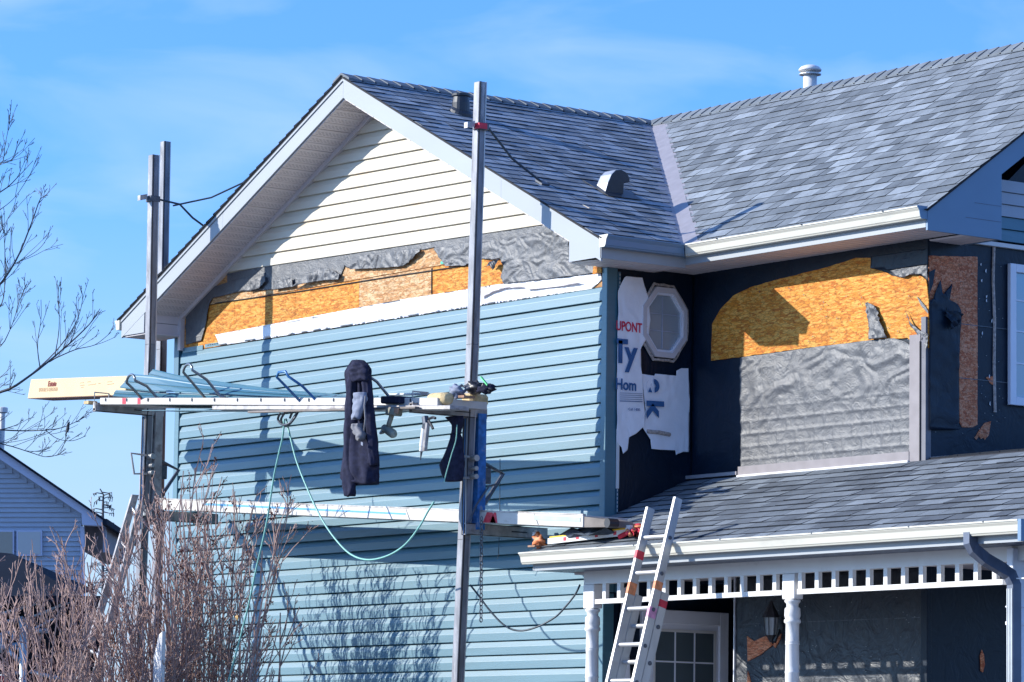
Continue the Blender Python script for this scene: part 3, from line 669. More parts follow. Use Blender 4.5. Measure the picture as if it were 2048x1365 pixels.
nl.build('nail_heads', M['darksteel'], osb2)['kind'] = 'stuff'
for zz in (5.02, 5.47): MB().box((XE+.009,.97,zz),(XE+.0125,5.4,zz+.006)).build('film_seam', M['darksteel'], house)
for zz in (2.55, 3.02): MB().box((.95,LY_-.0225,zz),(3.2,LY_-.0195,zz+.004)).build('film_seam', M['darksteel'], house)
stp = MB()
for k in range(60): y_ = rn.uniform(1.0,1.8); z_ = rn.uniform(4.5,6.0); stp.box((XE+.010,y_,z_),(XE+.014,y_+.010,z_+.002))
for k in range(60): x_ = rn.uniform(1.0,3.15); z_ = rn.uniform(2.4,3.2); stp.box((x_,LY_-.026,z_),(x_+.010,LY_-.020,z_+.002))
stp.build('staples', M['alu'], house)['kind'] = 'stuff'
# heavily wrinkled lit film below with brick-like folds pressed through
def brickwr(a, b):
    w = wr(1.7,3.0,9)(a+b*.45, b-a*.25)*1.3+wr(5,8,3)(a, b)*.3; zb = (b-4.35)
    fade = max(0, min(1, (5.0-b)/.25)); row = int(zb/.11); fx = (a/.24+(row % 2)*.5) % 1; fz = (zb/.11) % 1
    e = min(fx, 1-fx)*.24; f = min(fz, 1-fz)*.11; q = max(0, 1-min(e, f)/.016)+noise.noise(Vector((a*9,b*9,1)))*.3
    return w*(1-.75*fade)+q*fade*.75
sheet(trace([(1482,716),(1600,699),(1745,681),(1790,677),(1812,684),(1838,700),(1850,712),(1848,940),(1482,940)], 'y', WY-.02), 'y', WY-.022, .0125, brickwr, 'film_sheet', M['film_lit'], house, amp=.010, label='wrinkled grey wall film lit by the sun')
b1 = at(1482,933,'y',WY-.03); 
MB().box((.70,WY-.05,4.325),(2.87,WY-.03,4.40)).build('base_trim', M['greytrim'], house)
MB().box((.70,WY-.065,4.28),(2.87,WY-.03,4.325)).build('base_flashing', M['whitetrim'], house)
MB().box((.0,WY-.06,4.33),(.69,WY-.03,4.36)).build('base_flashing', M['valley'], house)
MB().box((2.87,WY-.045,4.25),(3.0,WY-.02,5.36)).build('corner_strip', M['greytrim'], house)
MB().box((3.005,WY-.04,4.25),(3.06,WY+.02,5.5)).build('corner_strip', M['soffit_dark'], house)
MB().box((2.995,WY-.05,4.3),(3.004,WY-.03,5.3)).build('corner_gap', M['underlay'], house)
# end wall: brown OSB strip
yo = XE+.012
sheet(jag(trace([(1858,512),(1955,514),(1955,850),(1945,855),(1925,855),(1919,845),(1917,620),(1880,605),(1860,610)], 'x', yo), .06, .003, 2), 'x', yo, 0, None, 'osb_board', M['osb_shade'], house, thick=.01)
sheet(trace([(1858,602),(1865,598),(1880,560),(1885,590),(1903,567),(1898,600),(1915,610),(1922,622),(1917,700),(1917,860),(1858,860)], 'x', yo+.01), 'x', yo+.01, .04, wr(4,4,2), 'film_flap', M['film_shade'], house, amp=.012)
sheet(trace([(1858,545),(1871,538),(1866,570),(1858,590)], 'x', yo+.01), 'x', yo+.01, 0, None, 'film_flap', M['film_shade'], house)
sheet(trace([(1887,616),(1921,629),(1915,650),(1895,660)], 'x', yo+.03), 'x', yo+.03, .02, wr(9,9,2), 'film_flap', M['film_shade'], house, amp=.05)
sheet(trace([(1982,843),(1978,870),(1970,880),(1967,876),(1962,878),(1958,872),(1953,880),(1950,876),(1958,862),(1970,846)], 'x', yo), 'x', yo, 0, None, 'osb_board', M['osb_shade'], house, thick=.01, label='small torn patch showing brown board')
sheet(trace([(1972,755),(1990,752),(1991,772),(1982,768)], 'x', yo), 'x', yo, 0, None, 'osb_board', M['osb_shade'], house, thick=.01)
for (a, c_, d) in ((1977,540,8),(1968,560,6),(1970,592,6),(1975,640,8),(1968,665,7),(1980,690,6),(1970,750,9),(1972,805,9),(1962,528,5),(1980,600,6)):
    rr = random.Random(a*c_); a += rr.uniform(-8,9); sheet(trace([(a,c_),(a+rr.uniform(.8,2.5),c_-rr.uniform(.5,2)),(a+rr.uniform(.5,2),c_+d*.8),(a-.5,c_+d*.5)], 'x', yo), 'x', yo+.004, 0, None, 'film_tear', M['tape'], house)
pts = [at(1988,487,'x',yo), at(1986,560,'x',yo), at(1989,640,'x',yo), at(1988,730,'x',yo), at(1990,825,'x',yo)]
MB().tube(pts, .014, 6).build('torn_edge_strip', M['caulk'], house)
MB().ext([(XE,.95,4.31),(XE,3.4,4.31+2.45*.125),(XE,3.4,4.345+2.45*.125),(XE,.95,4.345)], (.03,0,0)).build('base_flashing', M['soffit'], house)
# end wall window
w0 = at(2018,527,'x',XE+.03); w1 = at(2019,810,'x',XE+.03)
wf = MB()
y0, y1, z0, z1 = w0.y, w0.y+1.1, w1.z, w0.z
wf.box((XE+.01,y0,z0),(XE+.05,y0+.07,z1)).box((XE+.01,y1-.07,z0),(XE+.05,y1,z1)).box((XE+.01,y0+.07,z0),(XE+.05,y1-.07,z0+.07)).box((XE+.01,y0+.07,z1-.07),(XE+.05,y1-.07,z1))
wo = wf.build('window', M['winframe'], house, bevel=.004)
MB().box((XE+.012,y0+.07,z0+.07),(XE+.02,y1-.07,z1-.07)).build('pane', M['glass_blue'], wo)
for zz in (z0+.35, z0+.62, z0+.88): MB().box((XE+.021,y0+.07,zz),(XE+.028,y1-.07,zz+.012)).build('muntin', M['winframe'], wo)

# --- octagon window on the side wall x=0
oc = at(1327,646,'x',.02); oy, oz = oc.y, oc.z; RO = .335
def octa(r): return [(oy+r*.80*math.cos(math.radians(22.5+45*k)), oz+r*math.sin(math.radians(22.5+45*k))) for k in range(8)]
def oring(r0, r1, x0, x1, name, m, par):
    A, B = octa(r0), octa(r1); b = MB()
    for k in range(8):
        j = (k+1) % 8
        b.add([(x0,*A[k]),(x0,*A[j]),(x0,*B[j]),(x0,*B[k]),(x1,*A[k]),(x1,*A[j]),(x1,*B[j]),(x1,*B[k])], [(3,2,1,0),(4,5,6,7),(0,1,5,4),(2,3,7,6)])
    return b.build(name, m, par)
ow = oring(.335, .285, .0, .05, 'octagon_window', M['soffit'], house)
oring(.29, .262, .0, .035, 'sash', M['winframe'], ow)
MB().add([(.012,*p) for p in octa(.27)], [tuple(range(8))]).build('pane', M['glass_frost'], ow, fix=False)
for t in (-.075, .075): MB().box((.014,oy-.19,oz+t-.004),(.018,oy+.19,oz+t+.004)).build('muntin', M['tyvek_grey'], ow)
for t in (-.01,): MB().box((.015,oy+t-.005,oz-.23),(.020,oy+t+.005,oz+.23)).build('muntin', M['tyvek_grey'], ow)
cp = octa(.36)
MB().tube([(.02,p[0]+random.uniform(-.006,.006),p[1]+random.uniform(-.006,.006)) for p in [((cp[k][0]*(1-t)+cp[(k+1)%8][0]*t), (cp[k][1]*(1-t)+cp[(k+1)%8][1]*t)) for k in range(8) for t in (0,.25,.5,.75)]], .014, 6, close=True).build('torn_edge', M['caulk'], ow)

# --- white housewrap sheets on the side wall
hw = sheet(trace([(1236,582),(1248,556),(1252,553),(1284,556),(1297,600),(1300,640),(1298,668),(1283,694),(1281,700),(1282,740),(1290,830),(1289,852),(1272,868),(1258,875),(1255,900),(1246,908),(1243,895),(1233,884)], 'x', .03), 'x', .026, .02, wr(3,2,4), 'housewrap_sheet', M['tyvek'], house, amp=.008, label='white housewrap sheet with red and blue print')
hw2 = sheet(trace([(1282,748),(1308,752),(1310,748),(1352,752),(1352,742),(1362,737),(1376,737),(1379,800),(1377,905),(1366,904),(1352,910),(1350,901),(1320,900),(1303,898),(1301,880),(1284,853),(1291,820)], 'x', .02), 'x', .018, .02, wr(3,2,6), 'housewrap_sheet', M['tyvek'], house, amp=.008, label='second white housewrap sheet with sideways blue letters')
def onside(px, py, off=.045): return at(px, py, 'x', off)
def wtext(body, p0, p1, h, m, par, off, sx=1, bold=0):
    "text whose baseline runs from pixel p0 to p1 on the side wall"
    a = onside(*p0, off); c = onside(*p1, off)
    return text(body, h, m, par, a, (c-a), (0,0,1), sx=sx, bold=bold)
HW = .043
wtext('UPONT', (1232,660), (1284,666), .118, M['tyvek_red'], hw, HW, sx=.72, bold=.002)
a = onside(1286,645,HW); MB().ext([(HW,a.y+.005,a.z-.01),(HW,a.y+.05,a.z-.035),(HW,a.y+.005,a.z-.075)], (.001,0,0)).build('red_arrow', M['tyvek_red'], hw)
a = onside(1233,726,HW)
MB().box((HW,a.y+.02,a.z-.0),(HW+.001,a.y+.065,a.z+.2)).box((HW,a.y-.0,a.z+.17),(HW+.001,a.y+.125,a.z+.215)).build('letter', M['tyvek_blue'], hw, label='blue letter T half hidden by the corner post')
wtext('y', (1251,727), (1282,730), .30, M['tyvek_blue'], hw, HW, sx=.95, bold=.008)
wtext('Hom', (1231,778), (1292,784), .135, M['tyvek_blue'], hw, HW, sx=.85, bold=.003)
wtext('Call 1-800-', (1257,821), (1290,823), .032, M['tyvek_blue'], hw, HW, sx=.95)
for k, py in enumerate((787,791,795,799,803)):
    a, c = onside(1240,py,HW), onside(1285,py+1.5,HW); MB().ext([a, c, c+Vector((0,0,.006)), a+Vector((0,0,.006))], (.001,0,0)).build('print_line', M['tyvek_grey'] if k < 4 else M['tyvek_blue'], hw)
a = onside(1284,762,.034); text('e', .27, M['tyvek_blue'], hw2, onside(1295,757,.042), (0,.03,-1), (0,1,.03), sx=.95, bold=.010)
text('k', .26, M['tyvek_blue'], hw2, onside(1295,800,.042), (0,.03,-1), (0,1,.03), sx=1.1, bold=.010)
MB().tube([(.02,.42,4.72),(.03,.55,4.72),(.02,.68,4.71)], .018, 8).build('torn_edge', M['caulk'], house)

# --- roof vents and pipes
hood = thing('roof_vent', 'black gooseneck roof vent on the shaded gable slope beside the valley', 'vent', (-.925,.753,6.97))
hv = Vector((-.925,.753,6.97)); prof = [(-.06,-.05),(-.01,.10),(.03,.18),(.08,.225),(.14,.235),(.20,.215),(.235,.17),(.235,.13),(.17,.12),(.16,-.05)]
y0h = hv.y-.10
MB().ext([(hv.x-.08,y0h+p[0],hv.z+p[1]-.02) for p in prof], (.16,0,0)).build('hood', M['vent_dark'], hood, bevel=.004)
MB().ext([(hv.x-.082,y0h+p[0]-.004,hv.z+p[1]-.018) for p in prof[:5]]+[(hv.x-.082,y0h+p[0]-.001,hv.z+p[1]-.021) for p in prof[:5][::-1]], (.158,0,0)).build('sunlit_strip', M['vent_light'], hood)  # pale strip over the black hood's sunny curve, sunlight put into its colour
pf = MB(); q = Vector((hv.x,hv.y,gz(hv.x)+.02)); pf.obox(q, sG*.42, (0,.40,0), nG*.004); pf.build('base_flange', M['vent_dark'], hood)
pv = Vector((-2.82,.413,gz(-2.82))); t = thing('roof_vent', 'short black plumbing pipe vent high on the gable slope left of the pole', 'vent', pv)
MB().lathe(pv, [(.085,-.06),(.085,.10),(.075,.16),(.092,.165),(.092,.185),(.07,.185),(.07,.10)], 20).build('pipe', M['vent_dark'], t, smooth=False)
MB().lathe(pv, [(.13,-.03),(.11,.03),(.088,.05)], 20, axis=nG).build('boot', M['vent_dark'], t)
cv = at(1620,186,'y',RY+.25); t = thing('roof_vent', 'white flue pipe with a round double cap behind the main ridge', 'vent', (cv.x,cv.y,8.0))
c0 = Vector((cv.x,cv.y,0)); zt_ = at(1620,131,'y',RY+.25).z
MB().lathe(c0, [(.066,7.9),(.066,zt_-.09)], 20).build('pipe', M['whitetrim'], t, smooth=True)
MB().lathe(c0, [(.066,zt_-.10),(.108,zt_-.095),(.108,zt_-.085),(.05,zt_-.08)], 20).build('collar', M['vent_light'], t)
MB().lathe(c0, [(.05,zt_-.09),(.05,zt_-.055)], 12).build('neck', M['vent_light'], t)
MB().lathe(c0, [(.108,zt_-.058),(.112,zt_-.045),(.09,zt_-.018),(.05,zt_-.002),(.01,zt_)], 20).build('cap', M['whitetrim'], t, smooth=True)

# --- porch: beam, fascia, gutter, soffit, posts, rail with balusters, lower walls
BY = -.45
zf0, zf1 = 3.445, 3.56
MB().box((PX0+.06,-.785,zf0),(PX1,-.77,3.585)).build('porch_fascia', M['fascia'], house)
pg = MB().ext([(PX0-.02,-.785-a,3.50+c) for a, c in gprof(.115,.10)], (PX1-PX0-.02,0,0)).build('gutter', M['gutter'], house)
for xx in (1.5,2.6,3.7,4.8,5.6): MB().box((xx,-.905,3.592),(xx+.01,-.80,3.603)).build('gutter_hanger', M['darksteel'], pg)
MB().box((PX1-.035,-.90,3.44),(PX1+.0,3,3.60)).build('gutter', M['trim_shade'], house)
MB().box((PX1-.03,-.78,3.40),(PX1+.01,3,3.48)).build('porch_fascia', M['trim_shade'], house)
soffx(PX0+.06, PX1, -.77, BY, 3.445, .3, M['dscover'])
MB().box((.02,BY+.09,3.43),(PX1-.05,3.0,3.46)).build('porch_ceiling', M['soffit'], house)
MB().ext([(-.03,-.77,3.45),(-.03,.0,3.45),(-.03,.0,pz(0)-.03),(-.03,-.77,pz(-.77)-.03)], (.015,0,0)).build('porch_end', M['fascia'], house)
MB().box((.27,BY-.0,3.335),(PX1-.3,BY+.09,3.445)).build('porch_beam', M['whitetrim'], house)
bays = [(.42,2.83),(3.02,5.34)]
for i, (a, c) in enumerate(bays):
    rl = MB().box((a,BY+.005,3.165),(c,BY+.05,3.205)).build('spandrel_rail', M['whitetrim'], house)
    x = (.52 if i == 0 else 3.03)
    while x < c:
        MB().box((x,BY+.005,3.2055),(x+.045,BY+.043,3.3345)).build('baluster', M['whitetrim'], rl); x += .2
def turned(x, par):
    p = MB().box((x,BY-.004,3.13),(x+.15,BY+.094,3.334)).build('post', M['whitetrim'], par, bevel=.006)
    cx, cy = x+.075, BY+.045; R = .05
    pr_ = [(R*.9,3.13),(R*1.25,3.125),(R*1.3,3.11),(R*1.0,3.095),(R*.95,3.07),(R*1.25,3.055),(R*1.3,3.0),(R*1.15,2.975),(R*1.35,2.965),(R*1.35,2.945),(R*1.08,2.935),(R*1.08,2.80),(R*1.13,2.797),(R*1.13,2.787),(R*1.08,2.784),(R*1.13,2.78),(R*1.13,2.77),(R*1.08,2.766),(R*1.12,2.6),(R*1.12,2.56),(R*1.17,2.557),(R*1.17,2.545),(R*1.12,2.54),(R*1.2,1.5),(R*1.2,.95)]
    MB().lathe((cx,cy,0), pr_[::-1], 24).build('turned_shaft', M['whitetrim'], p, smooth=True)
    MB().box((x+.01,BY-.0,.15),(x+.14,BY+.09,.95)).build('post_base', M['whitetrim'], p, bevel=.006)
turned(.265, house); turned(2.845, house)
# right hand pilaster
cxr = at(2026,1250,'y',-.5).x
MB().box((cxr-.07,-.5,.1),(cxr+.0,.1,3.43)).build('pilaster', M['winframe'], house, bevel=.005)
MB().box((cxr-.075,-.505,2.86),(cxr+.012,.11,2.885)).build('pilaster_band', M['winframe'], house)
MB().box((cxr-.075,-.505,2.99),(cxr+.012,.11,3.00)).build('pilaster_band', M['winframe'], house)
MB().box((.0,-.9,.0),(5.9,2.5,.3)).build('porch_floor', M['plank_dark'], house)
# lower walls under the porch
LY = LY_; LX0 = at(1472,1300,'y',LY).x; LX1 = at(1858,1300,'y',LY).x
MB().box((LX0,LY,.3),(LX1,LY+.15,3.43)).build('lower_wall', M['film_shade'], house)
sheet([(LX0+.02,.4),(LX1-.02,.4),(LX1-.02,3.42),(LX0+.02,3.42)], 'y', LY-.014, .03, wr(5,5,14), 'wall_film', M['film_shade2'], house, thick=.006, amp=.010)
MB().box((LX0-.012,LY-.02,.3),(LX0-.002,LY+.1,3.43)).build('corner_trim', M['winframe'], house)
MB().box((LX1-.15,LY+.15,.3),(LX1,2.6,3.43)).build('lower_end_wall', M['film_shade'], house)
MB().box((-.2,2.5,.3),(LX1,2.6,3.43)).build('alcove_wall', M['film_shade'], house)
MB().box((LX1-.07,LY-.03,.3),(LX1+.012,LY+.02,3.43)).build('corner_fold', M['film_shade'], house, bevel=.008)
MB().box((-.018,WY+.01,0),(-.002,2.6,3.43)).build('wall_film', M['film_shade'], house)
sheet(trace([(1494,1273),(1508,1283),(1518,1278),(1535,1271),(1545,1290),(1530,1302),(1520,1310),(1495,1323)], 'y', LY-.03), 'y', LY-.03, 0, None, 'osb_board', M['osb_shade'], house, thick=.008, label='torn patch of brown board beside the lantern')
sheet(trace([(1495,1343),(1499,1355),(1502,1368),(1494,1368)], 'y', LY-.03), 'y', LY-.03, 0, None, 'osb_board', M['osb_shade'], house, thick=.008)
sheet(trace([(1545,1290),(1562,1268),(1560,1278),(1550,1296)], 'y', LY-.03), 'y', LY-.03, 0, None, 'osb_board', M['osb_shade'], house, thick=.008)
sheet(trace([(1964,1300),(1968,1310),(1970,1330),(1966,1345),(1962,1342),(1961,1312)], 'x', LX1+.012), 'x', LX1+.012, 0, None, 'osb_board', M['osb_shade'], house, thick=.008)
# door on the side wall under the porch
d0, d1 = .38, 1.36; dt = 3.17
df = MB().box((0,d0,.3),(.04,d0+.10,dt-.0)).box((0,d1-.10,.3),(.04,d1,dt)).box((0,d0+.1,dt-.12),(.04,d1-.1,dt)).build('door_frame', M['winframe'], house, bevel=.004)
dd = MB().box((.002,d0+.10,.3),(.02,d1-.10,dt-.12)).build('door', M['winframe'], house)
g0, g1 = d0+.16, d1-.16; gz1 = dt-.19
MB().box((.0195,g0,1.6),(.024,g1,gz1)).build('pane', M['glass'], dd)
for fy in (1/3, 2/3): y_ = g0+(g1-g0)*fy; MB().box((.0245,y_-.007,1.6),(.030,y_+.007,gz1)).build('muntin', M['winframe'], dd)
for zz in (2.72, 2.42, 2.1): MB().box((.0247,g0,zz-.007),(.0295,g1,zz+.007)).build('muntin', M['winframe'], dd)
MB().box((.02,g0-.025,1.55),(.028,g0,gz1+.025)).box((.02,g1,1.55),(.028,g1+.025,gz1+.025)).box((.02,g0,gz1),(.028,g1,gz1+.025)).build('lite_frame', M['whitetrim'], dd)
# sheer folds seen behind the glass? replaced by loose housewrap strip hanging beside the door
sheet(trace([(1245,1178),(1262,1170),(1263,1230),(1256,1290),(1260,1368),(1240,1368),(1238,1290),(1240,1230)], 'x', .03), 'x', .03, .03, wr(3,2,9), 'housewrap_sheet', M['tyvek'], house, amp=.02, label='narrow white housewrap strip hanging behind the ladder')
# lantern
lp = at(1542,1240,'y',LY-.12)
t = thing('porch_lantern', 'black wall lantern with pale glass on the dark film under the porch roof', 'lantern', (lp.x,LY-.02,lp.z))
MB().lathe(lp, [(.075,.02),(.06,.055),(.02,.13),(.008,.16)], 6).build('cap', M['black'], t)
MB().lathe(lp, [(.045,-.13),(.058,.018)], 6).build('glass', M['lamp_glass'], t)
fr = MB()
for k in range(6):
    an = math.pi/3*k; 
    fr.tube([(lp.x+.047*math.cos(an),lp.y+.047*math.sin(an),lp.z-.13),(lp.x+.061*math.cos(an),lp.y+.061*math.sin(an),lp.z+.02)], .005, 4)
fr.build('frame', M['black'], t); MB().lathe(lp, [(.01,-.19),(.03,-.15),(.05,-.13)], 6).build('finial', M['black'], t)
MB().box((lp.x-.04,LY-.022,lp.z-.16),(lp.x+.04,LY-.014,lp.z+.0)).build('back_plate', M['black'], t)
MB().tube([(lp.x,LY-.02,lp.z-.08),(lp.x,LY-.07,lp.z-.19),(lp.x,lp.y,lp.z-.17)], .008, 6).build('arm', M['black'], t)
# downspout at the right end of the porch gutter
def rect_sweep(path, w, d, m, name, par, ydir=(0,1,0)):
    P = [Vector(p) for p in path]; b = MB(); rings = []
    for i, p in enumerate(P):
        t_ = (P[min(i+1,len(P)-1)]-P[max(i-1,0)]).normalized(); X = Vector((1,0,0)); Y = t_.cross(X).normalized(); X2 = Y.cross(t_).normalized()
        rings.append([p+X2*sx_*w/2+Y*sy_*d/2 for sx_, sy_ in ((-1,-1),(1,-1),(1,1),(-1,1))])
    vs = [q for r_ in rings for q in r_]; fs = [(i*4+k, i*4+(k+1)%4, (i+1)*4+(k+1)%4, (i+1)*4+k) for i in range(len(P)-1) for k in range(4)]+[(3,2,1,0), tuple(4*(len(P)-1)+k for k in range(4))]
    return b.add(vs, fs).build(name, m, par)
dsp = [(5.40,-.83,3.53),(5.40,-.83,3.45),(5.42,-.81,3.40),(5.47,-.74,3.33),(5.52,-.64,3.27),(5.56,-.58,3.22),(5.58,-.56,3.15),(5.58,-.56,3.0),(5.58,-.56,.2)]
ds = rect_sweep(dsp, .065, .085, M['dscover'], 'downspout', house)
b = MB()
for k in range(4): b.box((5.551+.016*k,-.608,.2),(5.559+.016*k,-.6025,3.12))
b.build('downspout_ribs', M['ds_light'], ds)
MB().box((5.60,-.56,3.19),(5.7,-.54,3.20)).build('strap', M['whitetrim'], ds)

# ================================================================== scaffold
def on_path(pts, ax, v): return [at(a, c, ax, v) for a, c in pts]
PYL = -.94
def pole(path, label, g):
    t = thing('scaffold_pole', label, 'scaffold pole', (path[-1].x, path[-1].y, 0), g)
    h = .041
    for i in range(len(path)-1):
        a, c = path[i], path[i+1]
        q = lambda p, dx, dy: (p.x+dx, p.y+dy, p.z)
        MB().loft([q(c,-h,-h),q(c,h,-h),q(c,h,h),q(c,-h,h)], [q(a,-h,-h),q(a,h,-h),q(a,h,h),q(a,-h,h)]).build('post_section', M['galv'], t, bevel=.003)
        MB().loft([q(c,h+.0005,-h+.006),q(c,h+.004,-h+.006),q(c,h+.004,-h+.018),q(c,h+.0005,-h+.018)], [q(a,h+.0005,-h+.006),q(a,h+.004,-h+.006),q(a,h+.004,-h+.018),q(a,h+.0005,-h+.018)]).build('groove_strip', M['black'], t)
        MB().loft([q(c,h+.0005,h-.014),q(c,h+.004,h-.014),q(c,h+.004,h-.002),q(c,h+.0005,h-.002)], [q(a,h+.0005,h-.014),q(a,h+.004,h-.014),q(a,h+.004,h-.002),q(a,h+.0005,h-.002)]).build('edge_lip', M['alu'], t)
    return t
def extend(p, q, z): t = (z-p.z)/(q.z-p.z); return p+(q-p)*t
Lp = on_path([(308,311),(301,690),(288,1010)], 'y', PYL); Lp.append(extend(Lp[1], Lp[2], 0.0))
Rp = on_path([(961,165),(945,690),(928,1080)], 'y', PYL); Rp.append(extend(Rp[1], Rp[2], 0.0))
G = 'scaffold poles in front of the gable wall'
pL = pole(Lp, 'grey metal scaffold pole standing at the left corner of the gable wall', G)
pR = pole(Rp, 'grey metal scaffold pole standing in front of the right half of the blue wall', G)
bp = on_path([(331,284),(323,700)], 'x', -7.9); bp.append(extend(bp[0], bp[1], 0))
pB = pole(bp, 'bright metal pole standing behind the left eave, beside the other left pole', G)
def jack(t, xc, pzt, pzb, blue, pole_):
    "pump jack: upright frame on the wall side of the pole, arm outwards at the top, arm to the wall at the foot"
    zt_ = at(*pzt, 'x', xc).z; zb = at(*pzb, 'x', xc).z
    MB().box((xc-.045,-.885,zb),(xc-.040,-.80,zt_)).box((xc+.040,-.885,zb),(xc+.045,-.80,zt_)).box((xc-.040,-.885,zb),(xc+.040,-.880,zt_)).build('jack_frame', M['bluepaint'] if blue else M['alu_dirty'], t)
    MB().box((xc-.03,-.878,zb+.02),(xc+.03,-.81,zt_-.02)).build('frame_core', M['alu_dirty'], t)
    # rollers and crank
    zc = zb+(zt_-zb)*.52
    for dz, rr in ((.09,.028),(-.07,.022),(.0,.02)):
        MB().lathe((xc-.09,-.93,zc+dz), [(rr,0),(rr,.18)], 14, axis=(1,0,0)).build('roller', M['alu'], t, smooth=False)
    MB().tube([(xc+.02,-.96,zc+.10),(xc+.02,-1.14,zc+.11),(xc+.02,-1.10,zc-.09),(xc+.02,-.96,zc-.08)], .012, 6).build('crank_loop', M['alu'], t)
    MB().tube([(xc,-.80,zc+.06),(xc,-.58,zc-.02),(xc,-.78,zc-.30)], .02, 6).build('pump_handle', M['darksteel'], t)
    MB().box((xc-.02,-.80,zc-.12),(xc+.02,-.72,zc+.02)).build('jack_box', M['darksteel'], t, bevel=.006)
    for k, dx in enumerate((-.03, -.01, .02)):
        MB().tube([(xc+dx,-.99,zt_-.05),(xc+dx+.01,-1.0,zc),(xc+dx,-.99,zb-.05)], .006, 4).build('cable', (M['black'],M['hookblue'],M['alu'])[k], t)
    return zt_, zb
zLt, zLb = jack(pL, Lp[1].x+.0, (312,826), (312,1050), False, Lp)
zRt, zRb = jack(pR, Rp[1].x-.01, (955,828), (950,1060), True, Rp)
def arm(t, xc, ya, yb, z, h=.085, w=.05, slots=True):
    o = MB().box((xc-w/2,ya,z-h),(xc-w/2+.006,yb,z)).box((xc+w/2-.006,ya,z-h),(xc+w/2,yb,z)).box((xc-w/2,ya,z-.006),(xc+w/2,yb,z-.0)).box((xc-w/2,ya,z-h),(xc+w/2,yb,z-h+.006)).build('outrigger_arm', M['alu_dirty'], t)
    if slots: MB().box((xc+w/2+.0005,(ya+yb)/2+.05,z-h*.55),(xc+w/2+.002,(ya+yb)/2+.22,z-h*.45)).build('arm_slot', M['black'], o)
    return o
xl, xr = Lp[1].x, Rp[1].x-.01
arm(pL, xl, -1.56, -.78, zLt+.05); arm(pR, xr, -1.58, -.78, zRt+.045)
for t, xc, z in ((pL,xl,zLt+.09),(pR,xr,zRt+.085)):
    P = [(xc,-1.56,z-.09),(xc,-1.56,z+.06),(xc,-1.40,z+.06),(xc,-1.40,z-.09)]
    MB().tube(P, .009, 5, close=True).build('stop_loop', M['alu'], t)
zaL, zaR = at(325,1022,'x',xl).z, at(922,1046,'x',xr).z
arm(pL, xl, -.80, -.12, zaL, .10); arm(pR, xr, -.99, -.10, zaR, .10)
MB().box((xl-.03,-.98,zaL-.06),(xl+.05,-.90,zaL+.0)).build('arm_clamp', M['alu'], pL)
MB().tube([(xr+.05,-.98,zaR+.0),(xr+.05,-.90,zaR+.16),(xr+.07,-.78,zaR+.33),(xr+.07,-.70,zaR+.35)], .010, 5).build('lever', M['darksteel'], pR)
# roof braces
def brace(t, a, ends, red=False):
    a = Vector(a)
    MB().box((a.x-.05,a.y-.055,a.z-.03),(a.x+.05,a.y+.055,a.z+.03)).build('brace_clamp', M['darksteel'], t, bevel=.004)
    if red: MB().box((a.x-.02,a.y-.057,a.z-.025),(a.x+.052,a.y+.03,a.z+.025)).build('red_tape', M['red'], t)
    MB().obox(a+Vector((-.02,-.11,.01)), (.05,0,0), (0,.08,.02), (0,0,.05)).build('clamp_handle', M['alu_dirty'], t)
    for e in ends:
        e = Vector(e); MB().tube([a+Vector((.03,.05,0)), (a+e)/2+Vector((0,0,-.03)), e], .011, 6).build('brace_rod', M['cable'], t)
        MB().obox(e+Vector((0,0,-.0)), (.10,0,-.05), (0,.09,0), (.01,0,.02)).build('roof_foot', M['darksteel'], t, bevel=.003)
def groofpt(px, py): w = ray(px, py); n_ = Vector((GS,0,1)); return CP+w*((RZ+GS*RX+.02-CP.dot(n_))/w.dot(n_))
def grooflp(px, py): w = ray(px, py); n_ = Vector((-GS,0,1)); return CP+w*((RZ-GS*RX+.02-CP.dot(n_))/w.dot(n_))
ra = at(962,254,'y',PYL); brace(pR, ra, [groofpt(1085,366)], True)
la = at(306,399,'y',PYL)
jn = la+Vector((.18,.2,-.05))
brace(pL, la, [])
e1 = Vector((gz(0)*0-5.95,-.40,gz(-5.95)+.03)); 
e1 = at(411,455,'y',-.42); e2 = at(486,366,'y',-.3)
MB().tube([la+Vector((.03,.05,0)), jn, (jn+e1)/2+Vector((0,0,-.02)), e1], .011, 6).build('brace_rod', M['cable'], pL)
MB().tube([jn-Vector((.12,0,0)), jn, (jn+e2)/2+Vector((0,0,-.04)), e2], .009, 6).build('brace_rod', M['cable'], pL)
MB().obox(e1, (.08,0,.04), (0,.07,0), (0,0,.02)).build('roof_foot', M['darksteel'], pL)

# ---- walk planks
def board(name, a, c, y0, y1, h, m, label, cat, g=None):
    "board from point a to point c (top edge of its front), width y0..y1"
    t = thing(name, label, cat, (a.x, a.y, a.z-h), g)
    A = [(a.x,y0,a.z-h),(a.x,y1,a.z-h),(a.x,y1,a.z),(a.x,y0,a.z)]; B = [(c.x,y0,c.z-h),(c.x,y1,c.z-h),(c.x,y1,c.z),(c.x,y0,c.z)]
    t['_'] = 0; del t['_']
    o = MB().loft(A, B).build('deck', m, t, bevel=.003); return t, o
GB = 'scaffold boards between the two poles'
a = at(318,999,'y',-.86); c = at(1166,1031,'y',-.86)
tl, dk = board('walk_plank', a, c, -.86, -.38, .10, M['plank'], 'long lower scaffold plank with a blue stripe, its right end over the porch roof', 'plank', GB)
d = (c-a)
def onb(f, dz, y=-.862): p = a+d*f; return Vector((p.x, y, p.z+dz))
st = [onb(.12,-.02),onb(.3,-.028),onb(.45,-.036),onb(.62,-.04)]
